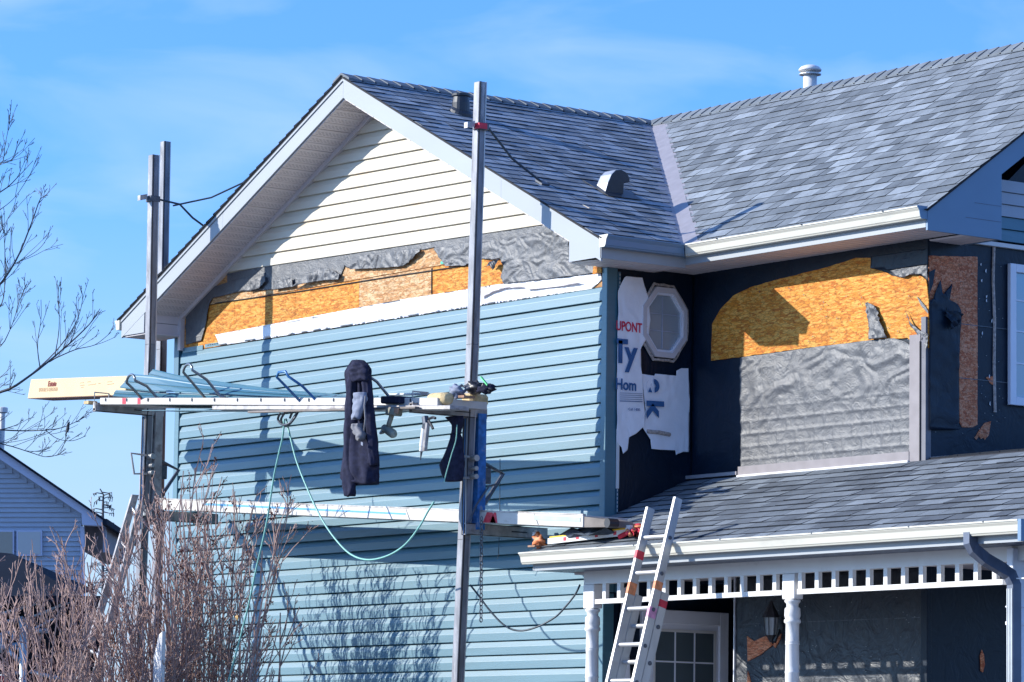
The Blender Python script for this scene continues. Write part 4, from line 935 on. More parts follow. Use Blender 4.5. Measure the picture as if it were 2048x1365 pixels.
MB().loft([st[0],st[0]+Vector((0,.001,0)),st[0]+Vector((0,.001,-.02)),st[0]+Vector((0,0,-.02))],[st[3],st[3]+Vector((0,.001,0)),st[3]+Vector((0,.001,-.016)),st[3]+Vector((0,0,-.016))]).build('blue_stripe', M['bluetape'], tl)
for f, w in ((.80,.02),(.815,.008)):
    p = onb(f, -.005); MB().ext([p, onb(f+w*.6,-.005), onb(f+w,-.095), onb(f-.008,-.095)], (0,.001,0)).build('red_sticker', M['red'], tl)
for f in (.2,.33,.47,.62,.9):
    p = onb(f, -.004); MB().ext([p, onb(f+.001,-.004), onb(f+.010,-.094), onb(f+.008,-.094)], (0,.001,0)).build('plank_seam', M['darksteel'], tl)
MB().loft([onb(0,.012,-.862),onb(0,.012,-.83),onb(0,0,-.83),onb(0,0,-.862)],[onb(1,.012,-.862),onb(1,.012,-.83),onb(1,0,-.83),onb(1,0,-.862)]).build('edge_rail', M['alu_dirty'], tl)
MB().loft([onb(.90,-.018,-.864),onb(.90,-.018,-.863),onb(.90,-.055,-.863),onb(.90,-.055,-.864)],[onb(.995,-.018,-.864),onb(.995,-.018,-.863),onb(.995,-.055,-.863),onb(.995,-.055,-.864)]).build('end_plate', mat('green_grey_paint',(.42,.58,.50),.5), tl)
ep = at(1217,1046,'y',-.86)
MB().loft([onb(1,-.01,-.85),onb(1,-.01,-.5),onb(1,-.1,-.5),onb(1,-.1,-.85)],[(ep.x,-.8,ep.z+.02),(ep.x,-.6,ep.z+.02),(ep.x,-.6,ep.z-.03),(ep.x,-.8,ep.z-.03)]).build('end_taper', M['plank_dark'], tl)
MB().lathe((ep.x-.02,-.86,ep.z), [(.04,0),(.04,.10)], 12, axis=(0,1,0)).build('end_roller', M['black'], tl)
# upper boards
YB0, YB1 = -1.52, -.99
a = at(200,796,'y',YB0); c = at(875,796,'y',YB0)
tb, dk = board('work_bench_plank', a, c, YB0, YB1, .065, M['plank'], 'upper white aluminium plank carrying the cardboard box and siding sheets', 'plank', GB); d = c-a
for f, w in ((.075,.012),(.125,.01)):
    p = lambda f_, dz: Vector(((a+d*f_).x, YB0-.002, (a+d*f_).z+dz))
    MB().ext([p(f,-.003),p(f+w,-.003),p(f+w,-.06),p(f,-.06)], (0,.001,0)).build('red_sticker', M['red'], tb)
for k in range(14):
    f = .02+k*.07; p = Vector(((a+d*f).x, YB0-.006, (a+d*f).z-.02)); MB().obox(p, (.012,0,0), (0,.008,0), (0,0,.03)).build('rivet_block', M['darksteel'], tb)
# rack hooks, parts of the bench
def rack(px_top, base_px, m, w=.13, bent=False):
    b0 = at(*base_px, 'y', YB0+.02); tp = at(*px_top, 'y', YB0-.24)
    x0, x1 = b0.x-w, b0.x+w
    dx = tp.x-b0.x; zt_ = tp.z; yt = YB0-.24
    P = [(x0,YB0+.03,b0.z),(x0+dx*.5,(YB0+yt)/2,(b0.z+zt_)/2)]
    if not bent: arc = [(b0.x+dx-w*math.cos(q)*.85, yt+.02*math.cos(q), zt_-w*.5+math.sin(q)*w*.5) for q in [math.pi*k/8 for k in range(9)]]
    else: arc = [(x0+dx+.02,yt,zt_-.04),(x0+dx+.05,yt,zt_),(x1+dx-.08,yt,zt_),(x1+dx-.03,yt,zt_-.05)]
    P2 = [(x1+dx*.5,(YB0+yt)/2,(b0.z+zt_)/2),(x1,YB0+.03,b0.z),(x1+.05,YB0+.05,b0.z-.01)]
    return MB().tube(P+arc+P2, .013, 8).build('rack_hook', m, tb, smooth=True)
rack((262,750), (300,800), M['hook']); rack((376,729), (424,795), M['hook']); rack((566,744), (618,806), M['hookblue'], .12, True); rack((712,730), (765,803), M['hook'])
a2 = at(424,812,'y',-1.60); c2 = at(900,811,'y',-1.60)
t2, _ = board('thin_board', a2, c2, -1.60, -1.40, .035, M['alu_dirty'], 'thin brown-grey board lying under the upper plank, right of the second hook', 'board', GB)
a3 = at(495,822,'y',-1.66); c3 = at(830,813,'y',-1.66)
t3, _ = board('thin_board', a3, c3, -1.66, -1.61, .02, M['plank_dark'], 'narrow dark batten along the front edge of the upper planks', 'board', GB)

# ---- cardboard box
bx = thing('cardboard_box', 'long pale cardboard box with dark red lettering, sticking out left of the upper plank', 'box', at(150,800,'y',-1.45))
yb = -1.40
A1 = at(55,797,'y',yb); A2 = at(62,759,'y',yb); B1 = at(250,790,'y',yb); B2 = at(255,752,'y',yb)
dpt = Vector((0,.30,0)); dn = Vector((.0,.0,0))
# front face, lower face brown, built as a long closed box
low = at(100,813,'y',yb+.32)
FA = [A1, A2, A2+dpt, Vector((A1.x, yb+.30, A1.z))]; FB = [B1, B2, B2+dpt, Vector((B1.x, yb+.30, B1.z))]
MB().loft(FA, FB).build('carton', M['kraft'], bx, bevel=.003)
e = Vector((0,0,-.004))
MB().ext([A1+e+Vector((.004,.004,0)), B1+e+Vector((0,.004,0)), B1+e+Vector((0,.296,0)), A1+e+Vector((.004,.296,0))], (0,0,.003)).build('bottom_flap', M['kraft_in'], bx)
xd = (B1-A1).normalized()
def boxtext(body, px, py, size, m, sh=0, sx=1, bold=0): return text(body, size, m, bx, at(px,py,'y',yb-.004), xd, (0,0,1), sx=sx, shear=sh, bold=bold)
boxtext('Estate', 95, 773, .075, M['ink'], .25, .9, .002)
boxtext('DOUBLE 5 DESIGNER', 77, 783.5, .052, M['ink_pale'], .15, .76)
for (px, py, w) in ((160,767,10),(160,772,12),(174,765,10),(176,771,22),(196,768,6),(214,765,14),(214,770,18),(162,776,6)):
    p = at(px,py,'y',yb-.003); MB().box((p.x,p.y,p.z),(p.x+w/150,p.y+.001,p.z+.006)).build('print_line', M['ink_pale'], bx)
# spare strip of timber and clip under box
solo(MB().obox(at(181,806,'y',-1.5), (.09,0,0), (0,.1,0), (0,0,.03)), 'timber_block', M['foam'], 'small tan timber block wedged under the box at the left end of the upper plank', 'block')

# ---- loose siding sheets on the bench (curved, leaning on the hooks)
def lsheet(p_top, p_bot, y_t, y_b, label, steps=14, lip=.012):
    "long curved siding sheet; p_top and p_bot are outlines of its upper and lower edge"
    def samp(P, f):
        f *= len(P)-1; i = min(int(f), len(P)-2); r_ = f-i; return (P[i][0]*(1-r_)+P[i+1][0]*r_, P[i][1]*(1-r_)+P[i+1][1]*r_)
    b = MB(); rows = []
    prof = [(0,0),(.08,.35),(.16,.1),(.46,.7),(.52,1),(.56,.1),(.92,.8),(1,.2)]
    for k in range(steps+1):
        f = k/steps; T = at(*samp(p_top, f), 'y', y_t); B = at(*samp(p_bot, f), 'y', y_b); row = []
        for u, o in prof:
            p = T.lerp(B, u)+Vector((0,-lip*o,0)); row.append(p)
        rows.append(row)
    n = len(prof); vs = [p for r_ in rows for p in r_]; vs2 = [p+Vector((0,.0015,.001)) for p in vs]; N = len(vs)
    fs = []
    for k in range(steps):
        for j in range(n-1):
            a_ = k*n+j; fs.append((a_,a_+1,a_+n+1,a_+n)); fs.append((N+a_+n,N+a_+n+1,N+a_+1,N+a_))
    for k in range(steps): fs.append((k*n,(k+1)*n,N+(k+1)*n,N+k*n)); fs.append(((k+1)*n-1+0,N+(k+1)*n-1,N+(k+2)*n-1,(k+2)*n-1))
    for j in range(n-1): fs.append((j,N+j,N+j+1,j+1)); q = steps*n; fs.append((q+j+1,N+q+j+1,N+q+j,q+j))
    return solo(b.add(vs+vs2, fs), 'siding_panel', M['siding'], label, 'siding panel', 'loose siding panels on the upper plank')
lsheet([(306,739),(360,752),(440,764),(560,780),(690,790)], [(292,757),(360,770),(440,779),(560,791),(690,796)], -1.25, -1.28, 'loose blue siding panel lying uppermost, its left corner sticking up behind the first hook')
lsheet([(262,749),(300,751),(400,768),(520,781),(640,789),(700,793)], [(240,776),(290,783),(400,786),(520,792),(640,797),(700,799)], -1.40, -1.46, 'wide loose blue siding panel bowed down beside the open end of the cardboard box')
lsheet([(232,780),(330,786),(450,790),(600,797),(730,797)], [(226,793),(330,800),(450,805),(600,806),(730,803)], -1.42, -1.48, 'lowest loose blue siding panel lying flat against the upper plank')
lsheet([(420,772),(560,785),(660,789),(790,796),(850,797)], [(420,790),(560,797),(660,800),(790,803),(850,802)], -1.32, -1.36, 'loose blue siding panel reaching farthest right behind the hanging jacket')
bigs = solo(MB().loft([(-5.3,-1.5,5.14+.065*0),( -5.3,-1.05,5.16),(-5.3,-1.05,5.165),(-5.3,-1.5,5.145)], [(-1.3,-1.5,4.86),(-1.3,-1.05,4.88),(-1.3,-1.05,4.885),(-1.3,-1.5,4.865)]), 'siding_panel', M['siding'], 'flat loose blue siding panel at the bottom of the stack, hidden edge under the hooks', 'siding panel', 'loose siding panels on the upper plank')

# ---- clutter at right end of the bench
def blob(c, r, m, name, label, cat, seed=0, n=14, amp=.25, squash=(1,1,1), par=None):
    b = MB(); vs = []
    for i in range(n+1):
        th = math.pi*i/n
        for j in range(n):
            ph = 2*math.pi*j/n; v = Vector((math.sin(th)*math.cos(ph), math.sin(th)*math.sin(ph), math.cos(th)))
            k = 1+amp*noise.noise(v*2.2+Vector((seed,seed*2,0)))*2
            vs.append(Vector(c)+Vector((v.x*squash[0],v.y*squash[1],v.z*squash[2]))*r*k)
    fs = [(i*n+j,i*n+(j+1)%n,(i+1)*n+(j+1)%n,(i+1)*n+j) for i in range(n) for j in range(n)]
    b.add(vs, fs)
    return b.build(name, m, par, smooth=True) if par else solo(b, name, m, label, cat, smooth=True)
p = at(883,797,'y',-1.45); q = at(862,799,'y',-1.45)
t = solo(MB().lathe((q.x-.0,-1.45,q.z-.0), [(.045,0),(.052,.03),(.055,.16),(.052,.26),(.03,.27)], 14, axis=(1,0,-.05)), 'foam_roll', M['foam'], 'short tan foam roll lying on the upper plank left of the right pole', 'roll', smooth=True)
t = solo(MB().obox(at(950,800,'y',-1.0), (.15,0,-.01), (0,.2,0), (.0,0,.10)), 'timber_block', M['foam'], 'pale timber block wedged between arm and right pole', 'block', bevel=.02)
t = solo(MB().obox(at(905,795,'y',-1.25), (.50,0,-.03), (0,.12,0), (0,0,.02)), 'timber_strip', M['pad'], 'reddish-brown timber strip under the gloves on the plank', 'timber')
t = thing('work_gloves', 'crumpled dark work gloves with a green mark lying on top at the right pole', 'gloves', at(958,780,'y',-1.1))
gp = at(950,776,'y',-1.1)
blob(gp, .10, M['black'], 'glove', '', '', 1, 16, .3, (1.2,.8,.55), t); blob(at(972,778,'y',-1.15), .07, M['navy'], 'glove', '', '', 5, 16, .35, (1.4,.8,.5), t)
for k, (px, py) in enumerate(((980,785),(984,779),(976,772),(968,768))): 
    MB().tube([at(960,778,'y',-1.12), at((960+px)/2,774+k,'y',-1.16), at(px,py,'y',-1.18)], .018, 7, r2=.013).build('glove_finger', M['black'], t, smooth=True)
MB().obox(at(969,763,'y',-1.18), (.10,0,-.08), (0,.02,0), (0,0,.012)).build('green_tab', mat('green_tab',(.12,.75,.25)), t)
t = thing('tool_bundle', 'small bundle of grey tools and white rag lying beside the gloves', 'tools', at(915,785,'y',-1.3))
blob(at(913,783,'y',-1.3), .06, M['lining'], 'rag', '', '', 3, 14, .4, (1.2,.8,.8), t)
for k, (a_, c_) in enumerate((((893,792),(925,770)),((905,797),(940,775)),((900,780),(930,792)))): MB().tube([at(*a_,'y',-1.32), at(*c_,'y',-1.2)], .012, 6).build('tool_handle', M['darksteel'], t)
t = solo(MB().obox(at(793,801,'y',-1.5), (.30,0,-.02), (0,.14,0), (0,0,.065)), 'tool_case', M['navy'], 'dark flat tool case lying on the upper plank under the rightmost hook', 'case', bevel=.01)
t = solo(MB().obox(at(815,789,'y',-1.35), (.55,0,-.035), (0,.1,0), (0,0,.015)), 'aluminium_strip', M['alu'], 'bright aluminium strip lying above the dark tool case', 'strip')
for k in range(5):
    a_, c_ = ((640+k*35,793+(k%2)*4),(700+k*28,799-(k%3)*3)); solo(MB().tube([at(a_[0],a_[1],'y',-1.5+.03*k), at(c_[0],c_[1],'y',-1.45+.03*k)], .008, 5), 'offcut_strip', M['darksteel'] if k % 2 else M['siding'], ['thin dark offcut strip nearest the blue hook','thin blue offcut strip between the blue hook and the jacket','thin dark offcut strip just left of the jacket','thin blue offcut strip behind the jacket','thin dark offcut strip right of the jacket'][k], 'offcut', 'offcut strips on the upper plank')

# ---- jacket
jk = thing('jacket', 'dark navy jacket with pale blue lining hanging from the rightmost rack hook', 'jacket', at(722,860,'y',-1.80))
def cloth_loft(rows, yc, m, name, par, n=28, seed=0, fold=.12, dep=.3):
    vs = []; R = len(rows)
    for i, (x0, x1, py) in enumerate(rows):
        a_ = at(x0, py, 'y', yc); c_ = at(x1, py, 'y', yc); cx = (a_+c_)/2; rw = (c_.x-a_.x)/2
        for k in range(n):
            an = 2*math.pi*k/n; f = 1+fold*math.sin(an*6+math.sin(i*.16+seed)*1.5)*.45+fold*noise.noise(Vector((math.cos(an)*3.5,math.sin(an)*3.5,i*.13+seed)))*.8
            vs.append(Vector((cx.x+math.cos(an)*rw*f, yc+math.sin(an)*max(.05,rw*dep)*f, cx.z)))
    fs = [(i*n+k,i*n+(k+1)%n,(i+1)*n+(k+1)%n,(i+1)*n+k) for i in range(R-1) for k in range(n)]+[tuple(range(n)), tuple((R-1)*n+k for k in range(n))]
    return MB().add(vs, fs).build(name, m, par, smooth=True)
def interp(rows, n):
    o = []
    for i in range(n+1):
        f = i/n*(len(rows)-1); j = min(int(f), len(rows)-2); r_ = f-j; o.append(tuple(rows[j][k]*(1-r_)+rows[j+1][k]*r_ for k in range(3)))
    return o
def drape(rows, yc, m, name, n=46, seed=0, lobes=7, fold=.16, dep=.42, steps=40):
    rows = interp(rows, steps); vs = []; R_ = len(rows)
    for i, (x0, x1, py) in enumerate(rows):
        a_ = at(x0, py, 'y', yc); c_ = at(x1, py, 'y', yc); cx = (a_+c_)/2; rw = (c_.x-a_.x)/2; t_ = i/steps
        for k in range(n):
            an = 2*math.pi*k/n; ph = math.sin(t_*5+seed)*1.1+t_*2
            rd = math.sin(an*lobes+ph)*.5+math.sin(an*(lobes+4)-ph*1.7)*.3+noise.noise(Vector((math.cos(an)*2,math.sin(an)*2,t_*7+seed)))*1.2
            sag = math.sin(t_*26+an*2+seed)*.18*max(0, noise.noise(Vector((an,t_*4,seed)))+.3)
            f = 1+fold*(rd*(.35+.65*t_)+sag)
            vs.append(Vector((cx.x+math.cos(an)*rw*f, yc+math.sin(an)*max(.045, rw*dep)*(1+fold*2.2*(rd*.8+sag)), cx.z+math.sin(an*3+seed)*.012*t_)))
    fs = [(i*n+k,i*n+(k+1)%n,(i+1)*n+(k+1)%n,(i+1)*n+k) for i in range(R_-1) for k in range(n)]+[tuple(range(n)), tuple((R_-1)*n+k for k in range(n))]
    return MB().add(vs, fs).build(name, m, jk, smooth=True)
drape([(708,722,721),(700,733,729),(696,738,742),(696,737,760),(697,735,785),(696,738,815),(695,742,845),(694,746,880),(692,749,910),(691,751,940),(694,752,955),(704,751,968)], -1.80, M['navy'], 'jacket_body', seed=1)
drape([(702,715,742),(696,712,770),(693,711,810),(692,710,860),(690,709,910),(688,709,950),(689,709,975),(691,708,991)], -1.87, M['navy'], 'sleeve', n=26, seed=3, lobes=3, fold=.14, dep=.5)
drape([(728,738,748),(731,741,780),(733,744,815),(736,748,850),(740,751,885),(742,752,915),(741,751,930)], -1.84, M['navy'], 'sleeve', n=26, seed=8, lobes=3, fold=.14, dep=.5)
drape([(706,726,724),(703,733,734),(705,735,748),(710,733,762)], -1.88, M['navy'], 'hood', n=26, seed=5, lobes=3, fold=.2, dep=.5, steps=16)
drape([(712,730,786),(710,731,800),(708,725,822),(707,719,838)], -1.905, M['lining'], 'lining_fold', n=24, seed=5, lobes=2, fold=.16, dep=.18, steps=14)
drape([(709,722,848),(708,722,856),(712,728,868),(717,727,880)], -1.915, M['soffit_dark'], 'lining_fold', n=20, seed=9, lobes=2, fold=.2, dep=.25, steps=12)
MB().obox(at(724,888,'y',-1.94), (.028,0,-.01), (0,.004,0), (0,0,.028)).build('care_tag', M['lining'], jk)
MB().tube([at(731,792,'y',-1.92), at(729,812,'y',-1.925), at(731,838,'y',-1.92), at(728,862,'y',-1.93)], .009, 6).build('zip_edge', M['soffit_dark'], jk, smooth=True)

# ---- cordless driver, caulking gun, tool bag
dr = thing('cordless_driver', 'tan and grey cordless driver hanging below the plank, right of the jacket', 'power tool', at(785,840,'y',-1.6)); yq = -1.62
olive = mat('olive_plastic', (.30,.30,.24), .5, var=.2)
MB().obox(at(788,824,'y',yq), (.15,0,-.02), (0,.09,0), (.01,0,.07)).build('battery', olive, dr, bevel=.012)
MB().obox(at(793,822,'y',yq-.05), (.06,0,-.01), (0,.01,0), (.01,0,.045)).build('battery_label', M['pad'], dr)
MB().tube([at(784,830,'y',yq), at(778,848,'y',yq), at(776,858,'y',yq)], .022, 8).build('grip', olive, dr, smooth=True)
MB().lathe(at(780,864,'y',yq), [(.02,-.11),(.032,-.10),(.038,-.03),(.04,.05),(.028,.075),(.0,.078)], 14, axis=(1,0,-.45)).build('motor_body', mat('grey_green_plastic',(.32,.36,.30),.5), dr, smooth=True)
MB().lathe(at(768,862,'y',yq), [(.004,-.07),(.012,-.06),(.02,-.03),(.022,0)], 10, axis=(1,0,.3)).build('chuck', M['alu'], dr)
cg = thing('caulking_gun', 'caulking gun with a white cartridge hanging nozzle down below the plank', 'caulking gun', at(848,870,'y',-1.6))
ca, cc_ = at(849,856,'y',-1.6), at(843,903,'y',-1.6); ax_ = cc_-ca
MB().lathe(ca, [(.024,0),(.026,.01),(.026,ax_.length*.8),(.022,ax_.length*.82),(.022,ax_.length*.97),(.02,ax_.length)], 16, axis=ax_).build('cartridge', M['whitetrim'], cg, smooth=False)
MB().lathe(cc_, [(.012,0),(.008,.03),(.003,.075)], 10, axis=ax_).build('nozzle', M['darksteel'], cg)
o_ = Vector((.045,.0,0)); MB().tube([ca+o_+Vector((0,0,.04)), cc_+o_], .022, 8).build('half_barrel', M['alu_dirty'], cg)
MB().tube([at(850,834,'y',-1.6), at(852,848,'y',-1.6), at(850,858,'y',-1.6)], .03, 8).build('gun_head', M['darksteel'], cg)
MB().tube([at(857,842,'y',-1.6), at(862,850,'y',-1.6), at(866,858,'y',-1.6)], .012, 6).build('trigger', M['black'], cg)
MB().tube([at(858,838,'y',-1.6), at(866,835,'y',-1.6), at(871,837,'y',-1.6)], .012, 6).build('handle', M['black'], cg)
tbg = thing('tool_bag', 'dark drawstring bag hanging at the left side of the right pole', 'bag', at(903,930,'y',-1.25))
cloth_loft(interp([(907,915,868),(904,922,878),(896,924,895),(889,926,912),(881,926,928),(885,925,942),(888,925,952),(894,922,963)], 24), -1.20, M['navy'], 'bag_body', tbg, 22, 7, .08, .4)
cloth_loft(interp([(892,925,834),(902,925,843),(908,922,852),(910,917,860),(908,916,868)], 10), -1.20, M['navy'], 'bag_neck', tbg, 16, 9, .1, .4)

# ---- hoses, ropes, chain
def hang(name, pts, y, r, m, label, cat, sm=6):
    P = [at(a_, c_, 'y', y if not callable(y) else y(i/(len(pts)-1))) for i, (a_, c_) in enumerate(pts)]
    # Catmull-Rom smoothing
    Q = []
    for i in range(len(P)-1):
        p0, p1, p2, p3 = P[max(i-1,0)], P[i], P[i+1], P[min(i+2,len(P)-1)]
        for k in range(sm):
            t_ = k/sm; Q.append(.5*((2*p1)+(p2-p0)*t_+(2*p0-5*p1+4*p2-p3)*t_*t_+(3*p1-p0-3*p2+p3)*t_**3))
    Q.append(P[-1])
    return solo(MB().tube(Q, r, 7), name, m, label, cat, smooth=True)
hang('air_hose', [(568,838),(566,870),(556,915),(547,958),(536,1030),(526,1080),(512,1140),(496,1215),(474,1300),(455,1368),(440,1420)], -1.55, .0085, M['hose'], 'pale green hose running down to the shrubs from the knot below the blue hook', 'hose')
hang('air_hose', [(572,838),(582,880),(594,925),(615,978),(640,1032),(668,1075),(700,1108),(735,1120),(775,1112),(810,1090),(838,1055),(855,1025),(868,1004)], -1.50, .0085, M['hose'], 'pale green hose hanging in a wide loop across the blue wall', 'hose')
kn = [(560,828),(556,840),(566,850),(580,846),(590,832),(596,824),(588,838),(574,852),(562,842),(570,826),(584,822),(580,836)]
hang('hose_knot', kn, lambda f: -1.55+.04*math.sin(f*20), .011, M['darksteel'], 'dark knotted hose coil tied under the upper plank', 'hose coil')
hang('bag_cord', [(914,850),(912,880),(903,910),(893,945),(888,965)], -1.36, .005, M['hose'], 'thin pale green cord in front of the dark bag', 'cord')
hang('loose_cable', [(940,1170),(956,1190),(980,1222),(1010,1252),(1040,1262),(1075,1254),(1110,1235),(1130,1215),(1150,1190),(1160,1170)], lambda f: -.9+f*.45, .0085, M['cable'], 'dark cable sagging between the right pole and the corner of the porch', 'cable')
hang('hook_wire', [(1000,918),(1000,960),(999,1040),(997,1110),(994,1118)], -.3, .0035, M['cable'], 'very thin dark wire hanging straight down right of the right pole', 'wire', 2)
ch = thing('chain', 'short dark chain hanging straight down from the lower arm at the right pole', 'chain', at(963,1040,'y',-.93))
c0_, c1_ = at(963,1034,'y',-.93), at(962,1244,'y',-.93); n_ = 26; meA = None
for k in range(n_):
    p = c0_.lerp(c1_, (k+.5)/n_); L_ = (c0_-c1_).length/n_
    P = [(.014*math.cos(q), 0, (L_*.5)*math.sin(q)*1.2) for q in [2*math.pi*i/10 for i in range(10)]]
    if k % 2: P = [(0, x_, z_) for x_, _, z_ in P]
    if meA is None or k < 2:
        o = MB().tube(P, .0055, 5, close=True).build('link', M['darksteel'], ch); meA = meA or [None, None]; meA[k] = o.data
    else: o = link('link', meA[k % 2], ch)
    o.location = p

# ---- extension ladder leaning on the porch gutter
ld = thing('extension_ladder', 'aluminium extension ladder with red and orange stickers leaning on the porch gutter', 'ladder', at(1245,1365,'y',-1.4))
def rail_line(pm, pb, y=-.945):
    p = at(*pm, 'y', y); q = at(*pb, 'x', p.x); return p, (p-q).normalized()
pl_, dl = rail_line((1283,1092), (1220,1365)); pr_, drr = rail_line((1334,1092), (1271,1365))
dL = ((dl+drr)/2).normalized(); nrm_ = Vector((0,dL.z,-dL.y)).normalized()   # across the rail towards the wall
pr_ = Vector((pr_.x, pr_.y, pr_.z))
def upto(p, pxy): # length along rail where its height matches the pixel row
    lo, hi = -3, 3
    for _ in range(40):
        m_ = (lo+hi)/2; w = p+dL*m_-CP; py = 682.5-F*w.dot(CU)/w.dot(CD)
        if py > pxy: lo = m_
        else: hi = m_
    return lo
def rail(p, top, bot, name, off=Vector((0,0,0)), w=.028, dd=.075):
    a_ = p+dL*bot+off; c_ = p+dL*top+off; m_ = (a_+c_)/2; X = Vector((w,0,0)); Yv = nrm_*dd; Z = (c_-a_)
    o = MB().obox(m_-nrm_*(dd/2-.003), X, nrm_*.006, Z).obox(m_+nrm_*(dd/2-.003), X, nrm_*.006, Z).obox(m_+Vector((w/2-.003,0,0)), (.006,0,0), nrm_*(dd-.013), Z).build(name, M['alu'], ld)
    return o
botL = -3.7
tl_, tr_ = upto(pl_, 1017), upto(pr_, 997)
r1 = rail(pl_, tl_, botL, 'rail'); r2 = rail(pr_, tr_, botL, 'rail')
bo = nrm_*.085
s1_, s2_ = upto(pl_, 1185), upto(pr_, 1180)
r3 = rail(pl_, s1_, botL-.3, 'rail', bo+Vector((-.0,0,0))); r4 = rail(pr_, s2_, botL-.3, 'rail', bo)
u0_ = upto(pr_, 1076)
for k in range(0, 13):
    u_ = u0_-.3048*k; a_ = pl_+dL*u_+Vector((.012,0,0)); c_ = pr_+dL*u_-Vector((.012,0,0)); c_.z = a_.z; c_.y = a_.y
    MB().tube([a_, c_], .019, 10).build('rung', M['alu'], ld)
    if k >= 2:
        MB().tube([a_+bo-dL*.12, c_+bo-dL*.12], .019, 10).build('rung', M['alu'], ld)
    MB().lathe(pr_+dL*u_+Vector((.0145,0,0)), [(.017,0),(.017,.005),(.008,.008)], 10, axis=(1,0,0)).build('rung_rivet', M['darksteel'], ld)
    if k >= 2: MB().lathe(pr_+bo+dL*(u_-.12)+Vector((.0145,0,0)), [(.019,0),(.019,.005),(.008,.008)], 10, axis=(1,0,0)).build('rung_rivet', M['darksteel'], ld)
def stick(p, py, h, m, nm, off=Vector((0,0,0)), full=True):
    u_ = upto(p, py); c_ = p+dL*u_+off
    b_ = MB().obox(c_-nrm_*(.0375+.001), (.029,0,0), nrm_*.001, dL*h)
    if full: b_.obox(c_+Vector((.0146,0,0)), (.001,0,0), nrm_*.075, dL*h)
    return b_.build(nm, m, ld)
stick(pl_, 1111, .07, M['red'], 'red_sticker'); stick(pl_, 1178, .10, M['orange'], 'orange_sticker'); stick(pr_, 1172, .07, M['orange'], 'orange_sticker')
stick(pr_, 1226, .09, mat('pink_sticker',(.6,.25,.38),.5,var=.3,vs=30), 'pink_sticker'); stick(pr_, 1202, .06, M['red'], 'red_sticker', bo)

# ---- things on porch roof
def pp(px, py, h=.022): w = ray(px, py); d_ = nP.dot(Vector((0,PY0,PZ0)))+h; return CP+w*((d_-CP.dot(nP))/w.dot(nP))
lv = thing('spirit_level', 'long white and yellow level with red marks lying on the porch roof above the gutter', 'level', pp(1105,1086))
a_, c_ = pp(1098,1089,.03), pp(1257,1071,.03); X_ = c_-a_; m_ = (a_+c_)/2
MB().obox(m_+Vector((0,0,.025)), X_, (0,.03,0), (0,0,.05)).build('body', M['whitetrim'], lv)
MB().obox(m_+Vector((0,0,.056)), X_*.95, (0,.034,0), (0,0,.012)).build('top_strip', M['yellow'], lv)
for f in (.22,.38,.62,.85): MB().obox(a_+X_*f+Vector((0,-.0165,.028)), X_*.035, (0,.002,0), (0,0,.03)).build('red_mark', M['red'], lv)
sp_ = thing('red_strap', 'bunched bright red strap lying on the porch roof beside the ladder', 'strap', pp(1270,1060))
for k in range(7):
    rr = random.Random(k+40); P = [pp(rr.uniform(1248,1292), rr.uniform(1050,1072), rr.uniform(.02,.10)) for _ in range(5)]
    MB().tube(P, .016, 5).build('strap_loop', M['red'] if k % 3 else M['orange'], sp_, smooth=True)
MB().tube([pp(1238,1075,.03), pp(1256,1066,.05), pp(1276,1058,.07)], .022, 6).build('strap_end', M['red'], sp_)
MB().obox(pp(1258,1056,.10), (.06,0,0), (0,.03,0), (0,0,.04)).build('buckle', M['whitetrim'], sp_)
solo(MB().obox(pp(1068,1093,.04), (.10,0,0), (0,.06,0), (0,0,.015)), 'board_offcut', M['pad'], 'flat brown offcut at the left end of the porch gutter', 'offcut')
cr_ = thing('crumpled_wrapper', 'crumpled orange and white wrapper at the left end of the level', 'wrapper', pp(1078,1085))
blob(pp(1078,1082,.06), .06, M['orange'], 'wrapper', '', '', 3, 12, .6, (1,.7,.8), cr_); blob(pp(1071,1074,.08), .035, M['tape'], 'wrapper_tip', '', '', 8, 10, .6, (.8,.6,1.3), cr_)
bm_pts = [(1100,1083),(1118,1070),(1140,1062),(1165,1064),(1200,1066),(1238,1062),(1250,1064),(1240,1072),(1180,1077),(1130,1084)]
P = [pp(x_, y_, .03) for x_, y_ in bm_pts]; mid = pp(1175,1072,.11)
top_ = [q.lerp(mid, .45)+Vector((0,0,.05+.02*math.sin(i*2.1))) for i, q in enumerate(P)]
n0 = len(P); solo(MB().add(P+top_+[mid], [(i,(i+1)%n0,n0+(i+1)%n0,n0+i) for i in range(n0)]+[(n0+i,n0+(i+1)%n0,2*n0) for i in range(n0)]+[tuple(range(n0))[::-1]]), 'dark_cloth', mat('slate_cloth',(.05,.07,.10),.8,var=.3,vs=20,bump=.6,bs=60), 'dark slate-blue cloth lying on the porch roof behind the level', 'cloth')

# ---- ladder leaning at left pole, behind shrubs
l2 = thing('leaning_ladder', 'weathered brown ladder leaning against the left scaffold pole behind the shrubs', 'ladder', at(200,1365,'y',-1.9))
for (ta, tb_) in (((270,990),(178,1300)),((283,1010),(205,1300))):
    p0_ = at(*ta, 'y', -1.05); p1_ = at(*tb_, 'y', -2.0); pe = extend(p0_, p1_, .1); dd_ = p0_-pe; MB().obox((p0_+pe)/2, (.025,0,0), (0,.075,0), dd_).build('rail', M['alu_dirty'], l2)
for k in range(12):
    f = k/12; a_ = at(270,990,'y',-1.05).lerp(extend(at(270,990,'y',-1.05), at(178,1300,'y',-2.0), .1), f+.03); c_ = at(283,1010,'y',-1.05).lerp(extend(at(283,1010,'y',-1.05), at(205,1300,'y',-2.0), .1), f+.03)
    MB().tube([a_, c_], .014, 6).build('rung', M['alu'], l2)
wp = at(320,1270,'y',-2.1)
